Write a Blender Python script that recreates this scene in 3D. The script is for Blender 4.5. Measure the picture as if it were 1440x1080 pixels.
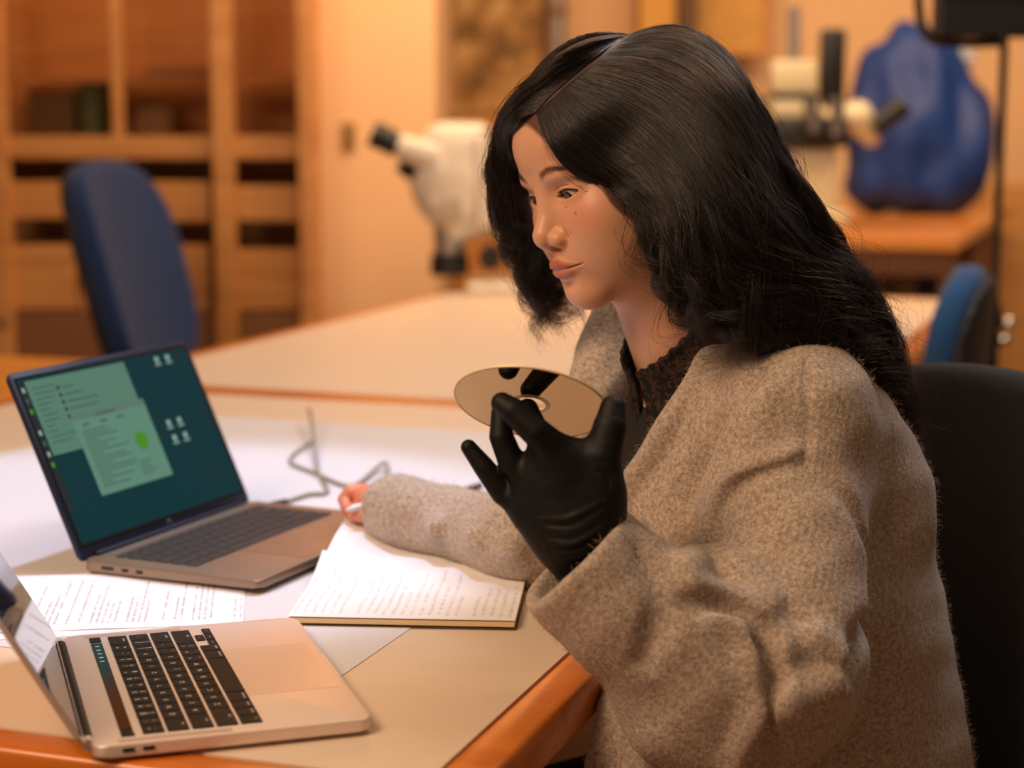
import bpy, bmesh, math, random
import numpy as np
from mathutils import Vector, Matrix

for _o in list(bpy.data.objects):
    bpy.data.objects.remove(_o, do_unlink=True)
SC = bpy.context.scene
COL = SC.collection
rng = np.random.default_rng(7)
random.seed(7)

# ------------------------------------------------------------------ camera
TZ = 0.74                      # height of the table tops
CAMH = TZ + 0.475
FPX = 2560.0
PITCH = math.radians(8.4)
cd = bpy.data.cameras.new('camera')
cam = bpy.data.objects.new('camera', cd)
COL.objects.link(cam)
cam.location = (0, 0, CAMH)
cam.rotation_euler = (math.pi / 2 - PITCH, 0, 0)
cd.sensor_width = 36.0
cd.lens = 36.0 * FPX / 1440.0
cd.clip_start = 0.05
cd.dof.use_dof = True
cd.dof.focus_distance = 1.60
cd.dof.aperture_fstop = 3.3
cd.dof.aperture_blades = 9
SC.camera = cam

# ------------------------------------------------------------------ world, lamps, exposure
SC.view_settings.view_transform = 'Standard'
SC.view_settings.look = 'None'
SC.view_settings.gamma = 1.0
SC.view_settings.use_curve_mapping = False
SC.view_settings.exposure = 0.0
wd = bpy.data.worlds.new('world')
SC.world = wd
wd.use_nodes = True
bg = wd.node_tree.nodes['Background']
bg.inputs[0].default_value = (1.0, 0.68, 0.44, 1)
bg.inputs[1].default_value = 0.14


def area(name, loc, target, sx, sy, power, col, spread=180):
    l = bpy.data.lights.new(name, 'AREA')
    l.shape = 'RECTANGLE'; l.size = sx; l.size_y = sy
    l.energy = power; l.color = col; l.spread = math.radians(spread)
    o = bpy.data.objects.new(name, l); COL.objects.link(o)
    o.location = loc
    o.rotation_euler = (Vector(target) - Vector(loc)).to_track_quat('-Z', 'Y').to_euler()
    return o


def spot(name, loc, target, power, col, angle, blend, size):
    l = bpy.data.lights.new(name, 'SPOT')
    l.energy = power; l.color = col; l.spot_size = math.radians(angle)
    l.spot_blend = blend; l.shadow_soft_size = size
    o = bpy.data.objects.new(name, l); COL.objects.link(o)
    o.location = loc
    o.rotation_euler = (Vector(target) - Vector(loc)).to_track_quat('-Z', 'Y').to_euler()
    return o


WARM = (1.0, 0.63, 0.34)
# the room's ceiling lamps, all at ceiling height above the top of the picture
area('ceiling_lamp_left_offscreen', (-1.55, 0.25, 2.85), (0.1, 1.7, 1.0), 1.2, 1.2, 70, (1.0, 0.66, 0.41))
area('ceiling_lamp_middle_offscreen', (0.6, 2.5, 2.9), (0.5, 2.5, 0), 1.6, 1.2, 24, (1.0, 0.75, 0.55))
area('ceiling_lamp_back_offscreen', (-0.15, 4.9, 2.9), (-0.35, 6.2, 1.0), 1.6, 0.8, 46, WARM)
area('ceiling_lamp_back_right_offscreen', (1.6, 4.6, 2.9), (1.5, 6.6, 0.9), 2.0, 0.8, 62, WARM)
area('ceiling_lamp_cool_offscreen', (1.2, 3.0, 2.9), (0.2, 1.75, 1.1), 0.6, 0.6, 22, (0.74, 0.84, 1.0))
spot('ceiling_spot_over_table_offscreen', (-0.45, 2.30, 2.85), (-0.45, 2.10, TZ), 120, (0.52, 0.66, 1.0), 31, 0.40, 0.06)


# ------------------------------------------------------------------ picture -> place
CPI, SPI = math.cos(PITCH), math.sin(PITCH)


def ray(px, py):
    a = (px - 720) / FPX; b = (540 - py) / FPX
    return np.array([a, CPI + b * SPI, -SPI + b * CPI])


def at(px, py, y):
    """point at depth y (metres from the camera along the room) seen at a pixel"""
    r = ray(px, py); q = r * (y / r[1]); q[2] += CAMH
    return q


def on(px, py, z=TZ):
    r = ray(px, py); q = r * ((z - CAMH) / r[2]); q[2] += CAMH
    return q


def project(P):
    P = np.atleast_2d(np.asarray(P, float)); x, y, z = P[:, 0], P[:, 1], P[:, 2] - CAMH
    d = y * CPI - z * SPI; u = y * SPI + z * CPI
    return np.stack([720 + FPX * x / d, 540 - FPX * u / d], 1)


NECK_BASE = at(985, 545, 1.735)      # where the sitter's neck meets the trunk

# table axes: u to the right along the near edge, w away from the camera
TA = math.radians(-19.27)
UX, UY = math.cos(TA), math.sin(TA)


def T(u, w, z=TZ):
    return np.array([u * UX - w * UY, u * UY + w * UX, z])


# ------------------------------------------------------------------ objects
def tag(o, label=None, cat=None, group=None, kind=None):
    if label: o['label'] = label
    if cat: o['category'] = cat
    if group: o['group'] = group
    if kind: o['kind'] = kind
    return o


def link(name, me, mat=None, parent=None):
    o = bpy.data.objects.new(name, me)
    COL.objects.link(o)
    if mat is not None and hasattr(me, 'materials'):
        ms = mat if isinstance(mat, (list, tuple)) else [mat]
        for m in ms: me.materials.append(m)
    if parent is not None: o.parent = parent
    return o


def empty(name, loc=(0, 0, 0), rz=0.0, label=None, cat=None, group=None):
    o = bpy.data.objects.new(name, None); COL.objects.link(o)
    o.empty_display_size = 0.05
    o.location = loc; o.rotation_euler = (0, 0, rz)
    tag(o, label, cat, group)
    return o


def mesh_py(name, V, Fc, smooth=False):
    me = bpy.data.meshes.new(name)
    V = np.asarray(V, dtype=np.float64)
    me.from_pydata(V.tolist(), [], Fc if isinstance(Fc, list) else np.asarray(Fc).tolist())
    if smooth: me.polygons.foreach_set('use_smooth', [True] * len(me.polygons))
    me.update()
    return me


def mesh_np(name, V, Q, smooth=True):
    """fast quad/tri mesh from arrays"""
    V = np.ascontiguousarray(V, dtype=np.float32); Q = np.ascontiguousarray(Q, dtype=np.int32)
    me = bpy.data.meshes.new(name)
    k = Q.shape[1]
    me.vertices.add(len(V)); me.vertices.foreach_set('co', V.ravel())
    me.loops.add(Q.size); me.loops.foreach_set('vertex_index', Q.ravel())
    me.polygons.add(len(Q)); me.polygons.foreach_set('loop_start', np.arange(0, Q.size, k, dtype=np.int32))
    me.polygons.foreach_set('loop_total', np.full(len(Q), k, dtype=np.int32))
    me.polygons.foreach_set('use_smooth', np.full(len(Q), smooth))
    me.update(calc_edges=True); me.validate()
    return me


class MB:
    """collects simple solids into one bmesh"""
    def __init__(s): s.bm = bmesh.new()

    def box(s, c, d, rz=0.0, bev=0.0, seg=2, M=None):
        r = bmesh.ops.create_cube(s.bm, size=1.0)
        vs = r['verts']
        bmesh.ops.scale(s.bm, vec=d, verts=vs)
        if bev > 0:
            es = list({e for v in vs for e in v.link_edges})
            rr = bmesh.ops.bevel(s.bm, geom=es, offset=bev, segments=seg, profile=0.5, affect='EDGES')
            vs = list({v for f in rr['faces'] for v in f.verts} | {v for v in vs if v.is_valid})
        X = Matrix.Translation(c) @ Matrix.Rotation(rz, 4, 'Z')
        if M is not None: X = Matrix.Translation(c) @ M.to_4x4()
        bmesh.ops.transform(s.bm, matrix=X, verts=vs)
        return s

    def cyl(s, a, b, r1, r2=None, n=20, cap=True):
        r2 = r1 if r2 is None else r2
        a = Vector(a); b = Vector(b); d = b - a
        r = bmesh.ops.create_cone(s.bm, cap_ends=cap, segments=n, radius1=r1, radius2=r2, depth=d.length)
        X = Matrix.Translation((a + b) / 2) @ d.to_track_quat('Z', 'Y').to_matrix().to_4x4()
        bmesh.ops.transform(s.bm, matrix=X, verts=r['verts'])
        return s

    def sph(s, c, r, n=20, M=None):
        q = bmesh.ops.create_uvsphere(s.bm, u_segments=n, v_segments=max(8, n // 2), radius=1.0)
        X = Matrix.Translation(c) @ (M.to_4x4() if M is not None else Matrix.Identity(4)) @ Matrix.Diagonal((*((r, r, r) if np.isscalar(r) else r), 1))
        bmesh.ops.transform(s.bm, matrix=X, verts=q['verts'])
        return s

    def prism(s, pts, z0, z1):
        vs0 = [s.bm.verts.new((p[0], p[1], z0)) for p in pts]
        vs1 = [s.bm.verts.new((p[0], p[1], z1)) for p in pts]
        n = len(pts)
        s.bm.faces.new(vs0[::-1]); s.bm.faces.new(vs1)
        for i in range(n):
            s.bm.faces.new((vs0[i], vs0[(i + 1) % n], vs1[(i + 1) % n], vs1[i]))
        return s

    def poly(s, pts):
        s.bm.faces.new([s.bm.verts.new(p) for p in pts]); return s

    def mesh(s, name, smooth=False, angle=40):
        bmesh.ops.recalc_face_normals(s.bm, faces=s.bm.faces[:])
        me = bpy.data.meshes.new(name); s.bm.to_mesh(me); s.bm.free()
        if smooth:
            me.polygons.foreach_set('use_smooth', [True] * len(me.polygons))
            try: me.set_sharp_from_angle(angle=math.radians(angle))
            except Exception: pass
        return me

    def build(s, name, mat, parent=None, smooth=False, angle=40):
        return link(name, s.mesh(name, smooth, angle), mat, parent)


def rrect(w, h, r, n=6):
    """rounded rectangle outline with its corner at the origin"""
    P = []
    for cx, cy, a0 in ((w - r, h - r, 0), (r, h - r, 90), (r, r, 180), (w - r, r, 270)):
        for i in range(n + 1):
            a = math.radians(a0 + 90 * i / n); P.append((cx + r * math.cos(a), cy + r * math.sin(a)))
    return P


def catmull(P, n=12, closed=False):
    P = np.asarray(P, float); m = len(P)
    out = []
    rngi = range(m if closed else m - 1)
    for i in rngi:
        p0 = P[(i - 1) % m] if closed or i > 0 else 2 * P[0] - P[1]
        p1 = P[i]; p2 = P[(i + 1) % m]
        p3 = P[(i + 2) % m] if closed or i + 2 < m else 2 * P[m - 1] - P[m - 2]
        for k in range(n):
            t = k / n
            out.append(0.5 * ((2 * p1) + (-p0 + p2) * t + (2 * p0 - 5 * p1 + 4 * p2 - p3) * t * t + (-p0 + 3 * p1 - 3 * p2 + p3) * t ** 3))
    if not closed: out.append(P[-1])
    return np.array(out)


def tube(name, P, r, mat, parent=None, n=10):
    """tube mesh swept along points (r scalar or per point)"""
    P = np.asarray(P, float); m = len(P)
    r = np.full(m, r) if np.isscalar(r) else np.asarray(r)
    tn = np.gradient(P, axis=0); tn /= np.linalg.norm(tn, axis=1)[:, None] + 1e-12
    ref = np.array([0, 0, 1.0]) if abs(tn[0][2]) < .9 else np.array([1.0, 0, 0])
    V = []; u = np.cross(tn[0], ref); u /= np.linalg.norm(u)
    for i in range(m):
        u = u - tn[i] * (u @ tn[i]); u /= np.linalg.norm(u) + 1e-12
        v = np.cross(tn[i], u)
        for k in range(n):
            a = 2 * math.pi * k / n
            V.append(P[i] + r[i] * (u * math.cos(a) + v * math.sin(a)))
    Fc = [[i * n + k, i * n + (k + 1) % n, (i + 1) * n + (k + 1) % n, (i + 1) * n + k] for i in range(m - 1) for k in range(n)]
    Fc += [list(range(n))[::-1], [(m - 1) * n + k for k in range(n)]]
    return link(name, mesh_py(name, V, Fc, True), mat, parent)


# ------------------------------------------------------------------ materials
def srgb(r, g, b):
    f = lambda c: (c / 255 / 12.92) if c / 255 <= 0.04045 else ((c / 255 + 0.055) / 1.055) ** 2.4
    return (f(r), f(g), f(b), 1.0)


class NT:
    def __init__(s, name):
        s.m = bpy.data.materials.new(name); s.m.use_nodes = True
        s.t = s.m.node_tree; s.b = s.t.nodes['Principled BSDF']; s.out = s.t.nodes['Material Output']

    def n(s, typ, **k):
        x = s.t.nodes.new(typ)
        for a, v in k.items():
            if a.startswith('i_'):
                x.inputs[a[2:].replace('_', ' ')].default_value = v
            else: setattr(x, a, v)
        return x

    def l(s, a, b): s.t.links.new(a, b)

    def obj(s): return s.n('ShaderNodeTexCoord').outputs['Object']

    def noise(s, scale, detail=3, rough=.5, vec=None):
        x = s.n('ShaderNodeTexNoise'); x.inputs['Scale'].default_value = scale
        x.inputs['Detail'].default_value = detail; x.inputs['Roughness'].default_value = rough
        s.l(vec if vec is not None else s.obj(), x.inputs['Vector'])
        return x.outputs['Fac']

    def mapv(s, vec, scale=(1, 1, 1), rot=(0, 0, 0)):
        x = s.n('ShaderNodeMapping'); x.inputs['Scale'].default_value = scale; x.inputs['Rotation'].default_value = rot
        s.l(vec, x.inputs['Vector']); return x.outputs['Vector']

    def ramp(s, fac, stops):
        x = s.n('ShaderNodeValToRGB'); cr = x.color_ramp
        while len(cr.elements) > 1: cr.elements.remove(cr.elements[0])
        cr.elements[0].position, cr.elements[0].color = stops[0][0], stops[0][1]
        for p, c in stops[1:]:
            e = cr.elements.new(p); e.color = c
        s.l(fac, x.inputs['Fac']); return x.outputs['Color']

    def mix(s, fac, a, b, mode='MIX'):
        x = s.n('ShaderNodeMix', data_type='RGBA', blend_type=mode)
        for sock, val in ((x.inputs[0], fac), (x.inputs[6], a), (x.inputs[7], b)):
            if hasattr(val, 'is_linked'): s.l(val, sock)
            else: sock.default_value = val
        return x.outputs[2]

    def math(s, op, a, b=None, c=None):
        x = s.n('ShaderNodeMath', operation=op)
        for i, v in enumerate((a, b, c)):
            if v is None: continue
            if hasattr(v, 'is_linked'): s.l(v, x.inputs[i])
            else: x.inputs[i].default_value = v
        return x.outputs[0]

    def bump(s, h, strength=.3, dist=.001, prev=None):
        x = s.n('ShaderNodeBump'); x.inputs['Strength'].default_value = strength; x.inputs['Distance'].default_value = dist
        s.l(h, x.inputs['Height'])
        if prev is not None: s.l(prev, x.inputs['Normal'])
        return x.outputs['Normal']

    def set(s, **k):
        for a, v in k.items():
            sock = s.b.inputs[{'base': 'Base Color', 'rough': 'Roughness', 'metal': 'Metallic', 'normal': 'Normal', 'spec': 'Specular IOR Level',
                               'emit': 'Emission Color', 'estr': 'Emission Strength', 'alpha': 'Alpha', 'trans': 'Transmission Weight', 'ior': 'IOR',
                               'sss': 'Subsurface Weight', 'coat': 'Coat Weight', 'coatr': 'Coat Roughness', 'sheen': 'Sheen Weight', 'sheenr': 'Sheen Roughness',
                               'aniso': 'Anisotropic'}[a]]
            if hasattr(v, 'is_linked'): s.l(v, sock)
            else: sock.default_value = v
        return s


_MC = {}


def plain(name, rgb, rough=.5, metal=0.0, spec=.5, var=.06, scale=60, bump=0.0, coat=0.0):
    if name in _MC: return _MC[name]
    a = NT(name); c = srgb(*rgb) if max(rgb) > 1.0001 else (*rgb, 1.0)
    d = tuple(max(0, x * (1 - var)) for x in c[:3]) + (1,); e = tuple(min(1, x * (1 + var)) for x in c[:3]) + (1,)
    f = a.noise(scale, 3)
    a.set(base=a.mix(f, d, e), rough=rough, metal=metal, spec=spec)
    if coat: a.set(coat=coat, coatr=.1)
    if bump: a.set(normal=a.bump(a.noise(scale * 6, 2), bump, .0006))
    _MC[name] = a.m
    return a.m


def wood(name, c1, c2, axis_scale=(3, 40, 40), rough=.35, coat=.2):
    if name in _MC: return _MC[name]
    a = NT(name)
    v = a.mapv(a.obj(), axis_scale)
    f = a.noise(1.0, 6, .65, v)
    a.set(base=a.ramp(f, [(.3, srgb(*c1)), (.7, srgb(*c2))]), rough=rough, coat=coat, coatr=.15)
    a.set(normal=a.bump(a.noise(3.0, 3, .6, v), .08, .0005))
    _MC[name] = a.m
    return a.m


# ------------------------------------------------------------------ distance fields -> meshes
def smin(a, b, k):
    h = np.maximum(k - np.abs(a - b), 0) / k
    return np.minimum(a, b) - h * h * k * .25


class SDF:
    """list of soft solids; each op only touches the points it can change"""
    def __init__(s): s.ops = []

    def add(s, f, c, R, k=0.0, mode='u'):
        s.ops.append((f, np.asarray(c, np.float32), float(R), float(k), mode)); return s

    def ell(s, c, r, k=0.0, M=None, mode='u'):
        c = np.asarray(c, np.float32); r = np.asarray(r, np.float32)
        Mi = None if M is None else np.asarray(M, np.float32)

        def f(P):
            q = P - c
            if Mi is not None: q = q @ Mi          # columns of M are the local axes
            k0 = np.linalg.norm(q / r, axis=1); k1 = np.linalg.norm(q / (r * r), axis=1)
            return k0 * (k0 - 1) / np.maximum(k1, 1e-9)
        return s.add(f, c, r.max(), k, mode)

    def cone(s, a, b, ra, rb, k=0.0, mode='u'):
        a = np.asarray(a, np.float32); b = np.asarray(b, np.float32)
        ba = b - a; L2 = float(ba @ ba) + 1e-12

        def f(P):
            q = P - a
            t = np.clip((q @ ba) / L2, 0, 1)
            return np.linalg.norm(q - t[:, None] * ba, axis=1) - (ra + (rb - ra) * t)
        return s.add(f, (a + b) / 2, np.sqrt(L2) / 2 + max(ra, rb), k, mode)

    def chain(s, pts, rs, k=0.0, mode='u'):
        for i in range(len(pts) - 1):
            s.cone(pts[i], pts[i + 1], rs[i], rs[i + 1], k, mode)
        return s

    def polytube(s, pts, rs, k=0.0, mode='u'):
        """one swept tube as a single solid (no doubled blends at its joints)"""
        pts = np.asarray(pts, np.float32); rs = np.asarray(rs, np.float32)

        def f(P):
            d = np.full(len(P), 1e3, np.float32)
            for i in range(len(pts) - 1):
                a = pts[i]; ba = pts[i + 1] - a; L2 = float(ba @ ba) + 1e-12
                q = P - a; t = np.clip((q @ ba) / L2, 0, 1)
                d = np.minimum(d, np.linalg.norm(q - t[:, None] * ba, axis=1) - (rs[i] + (rs[i + 1] - rs[i]) * t))
            return d
        c = (pts.min(0) + pts.max(0)) / 2
        return s.add(f, c, np.linalg.norm(pts - c, axis=1).max() + rs.max(), k, mode)

    def ev(s, P):
        P = np.asarray(P, np.float32)
        d = np.full(len(P), 1e3, np.float32)
        for f, c, R, k, mode in s.ops:
            if mode == 'd':                          # displacement: f returns what is added
                r = np.linalg.norm(P - c, axis=1) - R
                m = r < 0
                if m.any(): d[m] += f(P[m])
                continue
            r = np.linalg.norm(P - c, axis=1) - R
            if mode == 'u':
                m = r < d + k
                if not m.any(): continue
                v = f(P[m]); d[m] = smin(d[m], v, k) if k > 0 else np.minimum(d[m], v)
            elif mode == 's':
                m = r < k - d
                if not m.any(): continue
                v = f(P[m]); d[m] = -smin(-d[m], v, k) if k > 0 else np.maximum(d[m], -v)
            elif mode == 'i':
                v = f(P); d = -smin(-d, -v, k) if k > 0 else np.maximum(d, v)
        return d


def surface(f, lo, hi, h, B=6, slack=1.6, newton=1):
    """sparse surface nets"""
    lo = np.asarray(lo, np.float32); hi = np.asarray(hi, np.float32)
    nb = np.ceil((hi - lo) / (h * B)).astype(int)
    bi = np.stack(np.meshgrid(*[np.arange(n) for n in nb], indexing='ij'), -1).reshape(-1, 3)
    cen = lo + (bi + .5) * (B * h)
    keep = np.abs(f(cen)) < slack * .5 * math.sqrt(3) * B * h
    bi = bi[keep]
    loc = np.stack(np.meshgrid(*[np.arange(B + 1)] * 3, indexing='ij'), -1).reshape(-1, 3)
    gi = (bi[:, None, :] * B + loc[None]).reshape(-1, 3)
    D = f(lo + gi.astype(np.float32) * h).reshape(len(bi), B + 1, B + 1, B + 1)
    S = D < 0
    # cells
    c8 = [S[:, i:B + i, j:B + j, k:B + k] for i in (0, 1) for j in (0, 1) for k in (0, 1)]
    tot = sum(x.astype(np.int8) for x in c8)
    act = (tot > 0) & (tot < 8)
    bidx, ci, cj, ck = np.nonzero(act)
    cell = bi[bidx] * B + np.stack([ci, cj, ck], 1)
    acc = np.zeros((len(bidx), 3), np.float32); cnt = np.zeros(len(bidx), np.float32)
    corners = [(i, j, k) for i in (0, 1) for j in (0, 1) for k in (0, 1)]
    for a in corners:
        for ax in range(3):
            if a[ax]: continue
            b = list(a); b[ax] = 1
            va = D[bidx, ci + a[0], cj + a[1], ck + a[2]]; vb = D[bidx, ci + b[0], cj + b[1], ck + b[2]]
            m = (va < 0) != (vb < 0)
            t = va / np.where(m, va - vb, 1)
            p = np.tile(np.array(a, np.float32), (len(bidx), 1)); p[:, ax] += t
            acc[m] += p[m]; cnt[m] += 1
    V = lo + (cell + acc / cnt[:, None]) * h
    N = nb * B + 2
    key = lambda c: (c[:, 0].astype(np.int64) * N[1] + c[:, 1]) * N[2] + c[:, 2]
    ck_ = key(cell); order = np.argsort(ck_); ks = ck_[order]

    def look(c):
        kk = key(c); i = np.searchsorted(ks, kk); i = np.minimum(i, len(ks) - 1)
        ok = ks[i] == kk
        return np.where(ok, order[i], -1)
    quads = []
    for ax in range(3):
        sl = [slice(0, B)] * 3; sl2 = list(sl); sl2[ax] = slice(1, B + 1)
        s0 = S[(slice(None), *sl)]; s1 = S[(slice(None), *sl2)]
        e = np.nonzero(s0 != s1)
        g = bi[e[0]] * B + np.stack(e[1:], 1)
        inside = s0[e]
        o1 = np.zeros(3, int); o1[(ax + 1) % 3] = 1
        o2 = np.zeros(3, int); o2[(ax + 2) % 3] = 1
        q = np.stack([look(g - o1 - o2), look(g - o2), look(g), look(g - o1)], 1)
        ok = (q >= 0).all(1)
        q[~inside] = q[~inside][:, ::-1]
        quads.append(q[ok])
    Q = np.concatenate(quads)
    for _ in range(newton):
        e = h * .5
        d0 = f(V)
        g = np.stack([(f(V + np.eye(3, dtype=np.float32)[i] * e) - f(V - np.eye(3, dtype=np.float32)[i] * e)) / (2 * e) for i in range(3)], 1)
        st = d0[:, None] * g / np.maximum((g * g).sum(1), .25)[:, None]
        ln = np.linalg.norm(st, axis=1); st *= np.minimum(1, .8 * h / np.maximum(ln, 1e-9))[:, None]
        V = V - st
    return V, Q


def gauss(P, c, s):
    return np.exp(-(((P - np.asarray(c, np.float32)) / np.asarray(s, np.float32)) ** 2).sum(1))
# ------------------------------------------------------------------ room shell
def struct(name, mb, mat):
    return tag(mb.build(name, mat), kind='structure')


WALL = plain('cream_wall', (236, 198, 156), .8, 0, .2, .03, 6)
FLOOR = wood('floor_boards', (120, 78, 44), (158, 108, 62), (2, 14, 14), .45, .1)
struct('floor', MB().box((0, 4, -.05), (9, 12, .1)), FLOOR)
struct('wall_back', MB().box((0, 7.66, 1.6), (9, .12, 3.2)), WALL)
struct('wall_left', MB().box((-3.2, 5.2, 1.6), (.12, 5.0, 3.2)), WALL)
# cream pier between the glazed cabinet and the alcove
_p0 = at(428, 200, 5.62)[0]; _p1 = at(612, 200, 5.62)[0]
struct('wall_pier', MB().box(((_p0 + _p1) / 2, 6.62, 1.6), (_p1 - _p0, 2.0, 3.2), 0, .006), WALL)

_q = at(490, 192, 5.60)
_e = empty('light_switch', (_q[0], 5.619, _q[2]), 0, 'small olive-brown light switch plate on the cream wall pier', 'switch')
MB().box((0, -.004, 0), (.040, .010, .085), 0, .003).build('plate', plain('olive_plate', (150, 116, 62), .5), _e)
MB().box((0, -.011, 0), (.014, .008, .026), 0, .002).build('rocker', plain('olive_rocker', (120, 92, 50), .5), _e)

EDGE = wood('orange_wood', (186, 98, 26), (216, 126, 42), (2.2, 30, 30), .32, .35)
LAM = plain('laminate', (222, 203, 182), .42, 0, .4, .03, 40)
STEEL = plain('grey_steel', (120, 118, 116), .4, .8)


def work_table(u0, u1, w0, w1, label, bw=.040):
    c = T((u0 + u1) / 2, (w0 + w1) / 2, 0)
    t = empty('work_table', tuple(c), TA, label, 'table', None)
    W, D = u1 - u0, w1 - w0
    MB().box((0, 0, TZ - .018), (W - 2 * bw, D - 2 * bw, .036), 0, 0).build('tabletop', LAM, t)
    for k in (-1, 1):
        MB().box((0, k * (D / 2 - bw / 2), TZ - .0205), (W, bw, .041), 0, .006, 3).build('edge_band', EDGE, t, True)
        MB().box((k * (W / 2 - bw / 2), 0, TZ - .0205), (bw, D - 2 * bw, .041), 0, .006, 3).build('edge_band', EDGE, t, True)
    for a in (-1, 1):
        for b in (-1, 1):
            MB().box((a * (W / 2 - .09), b * (D / 2 - .09), (TZ - .04) / 2), (.05, .05, TZ - .038), 0, .004).build('leg', STEEL, t)
    for b in (-1, 1): MB().box((0, b * (D / 2 - .12), TZ - .08), (W - .2, .02, .08)).build('apron', STEEL, t)
    return t


work_table(-1.815, -.433, 1.125, 2.795, 'large work table with orange wood edging carrying the two laptops')
work_table(-1.815, -.440, 2.800, 4.86, 'second wood-edged work table, empty but for the white microscope at its far end')

# big white paper sheet under everything
PAPER = plain('white_paper', (240, 238, 240), .75, 0, .2, .015, 30)
_s = empty('paper_sheet', tuple(T(-1.0745, 1.9475, TZ)), TA, 'large plain white paper sheet spread flat on the work table', 'paper')
MB().box((0, 0, .0005), (.881, 1.195, .0004)).build('sheet', plain('sheet_paper', (216, 214, 218), .7, 0, .25, .015, 30), _s)


# ------------------------------------------------------------------ laptops
def frame(o2, yaw, z=TZ):
    return Matrix.Translation((o2[0], o2[1], z)) @ Matrix.Rotation(yaw, 4, 'Z')


def text_mesh(txt, size, font=None):
    cu = bpy.data.curves.new('txt', 'FONT'); cu.body = txt; cu.size = size
    cu.align_x = 'CENTER'; cu.align_y = 'CENTER'; cu.resolution_u = 2
    ob = bpy.data.objects.new('txt', cu); COL.objects.link(ob)
    dg = bpy.context.evaluated_depsgraph_get(); dg.update()
    me = bpy.data.meshes.new_from_object(ob.evaluated_get(dg))
    bpy.data.objects.remove(ob); bpy.data.curves.remove(cu)
    return me


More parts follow.
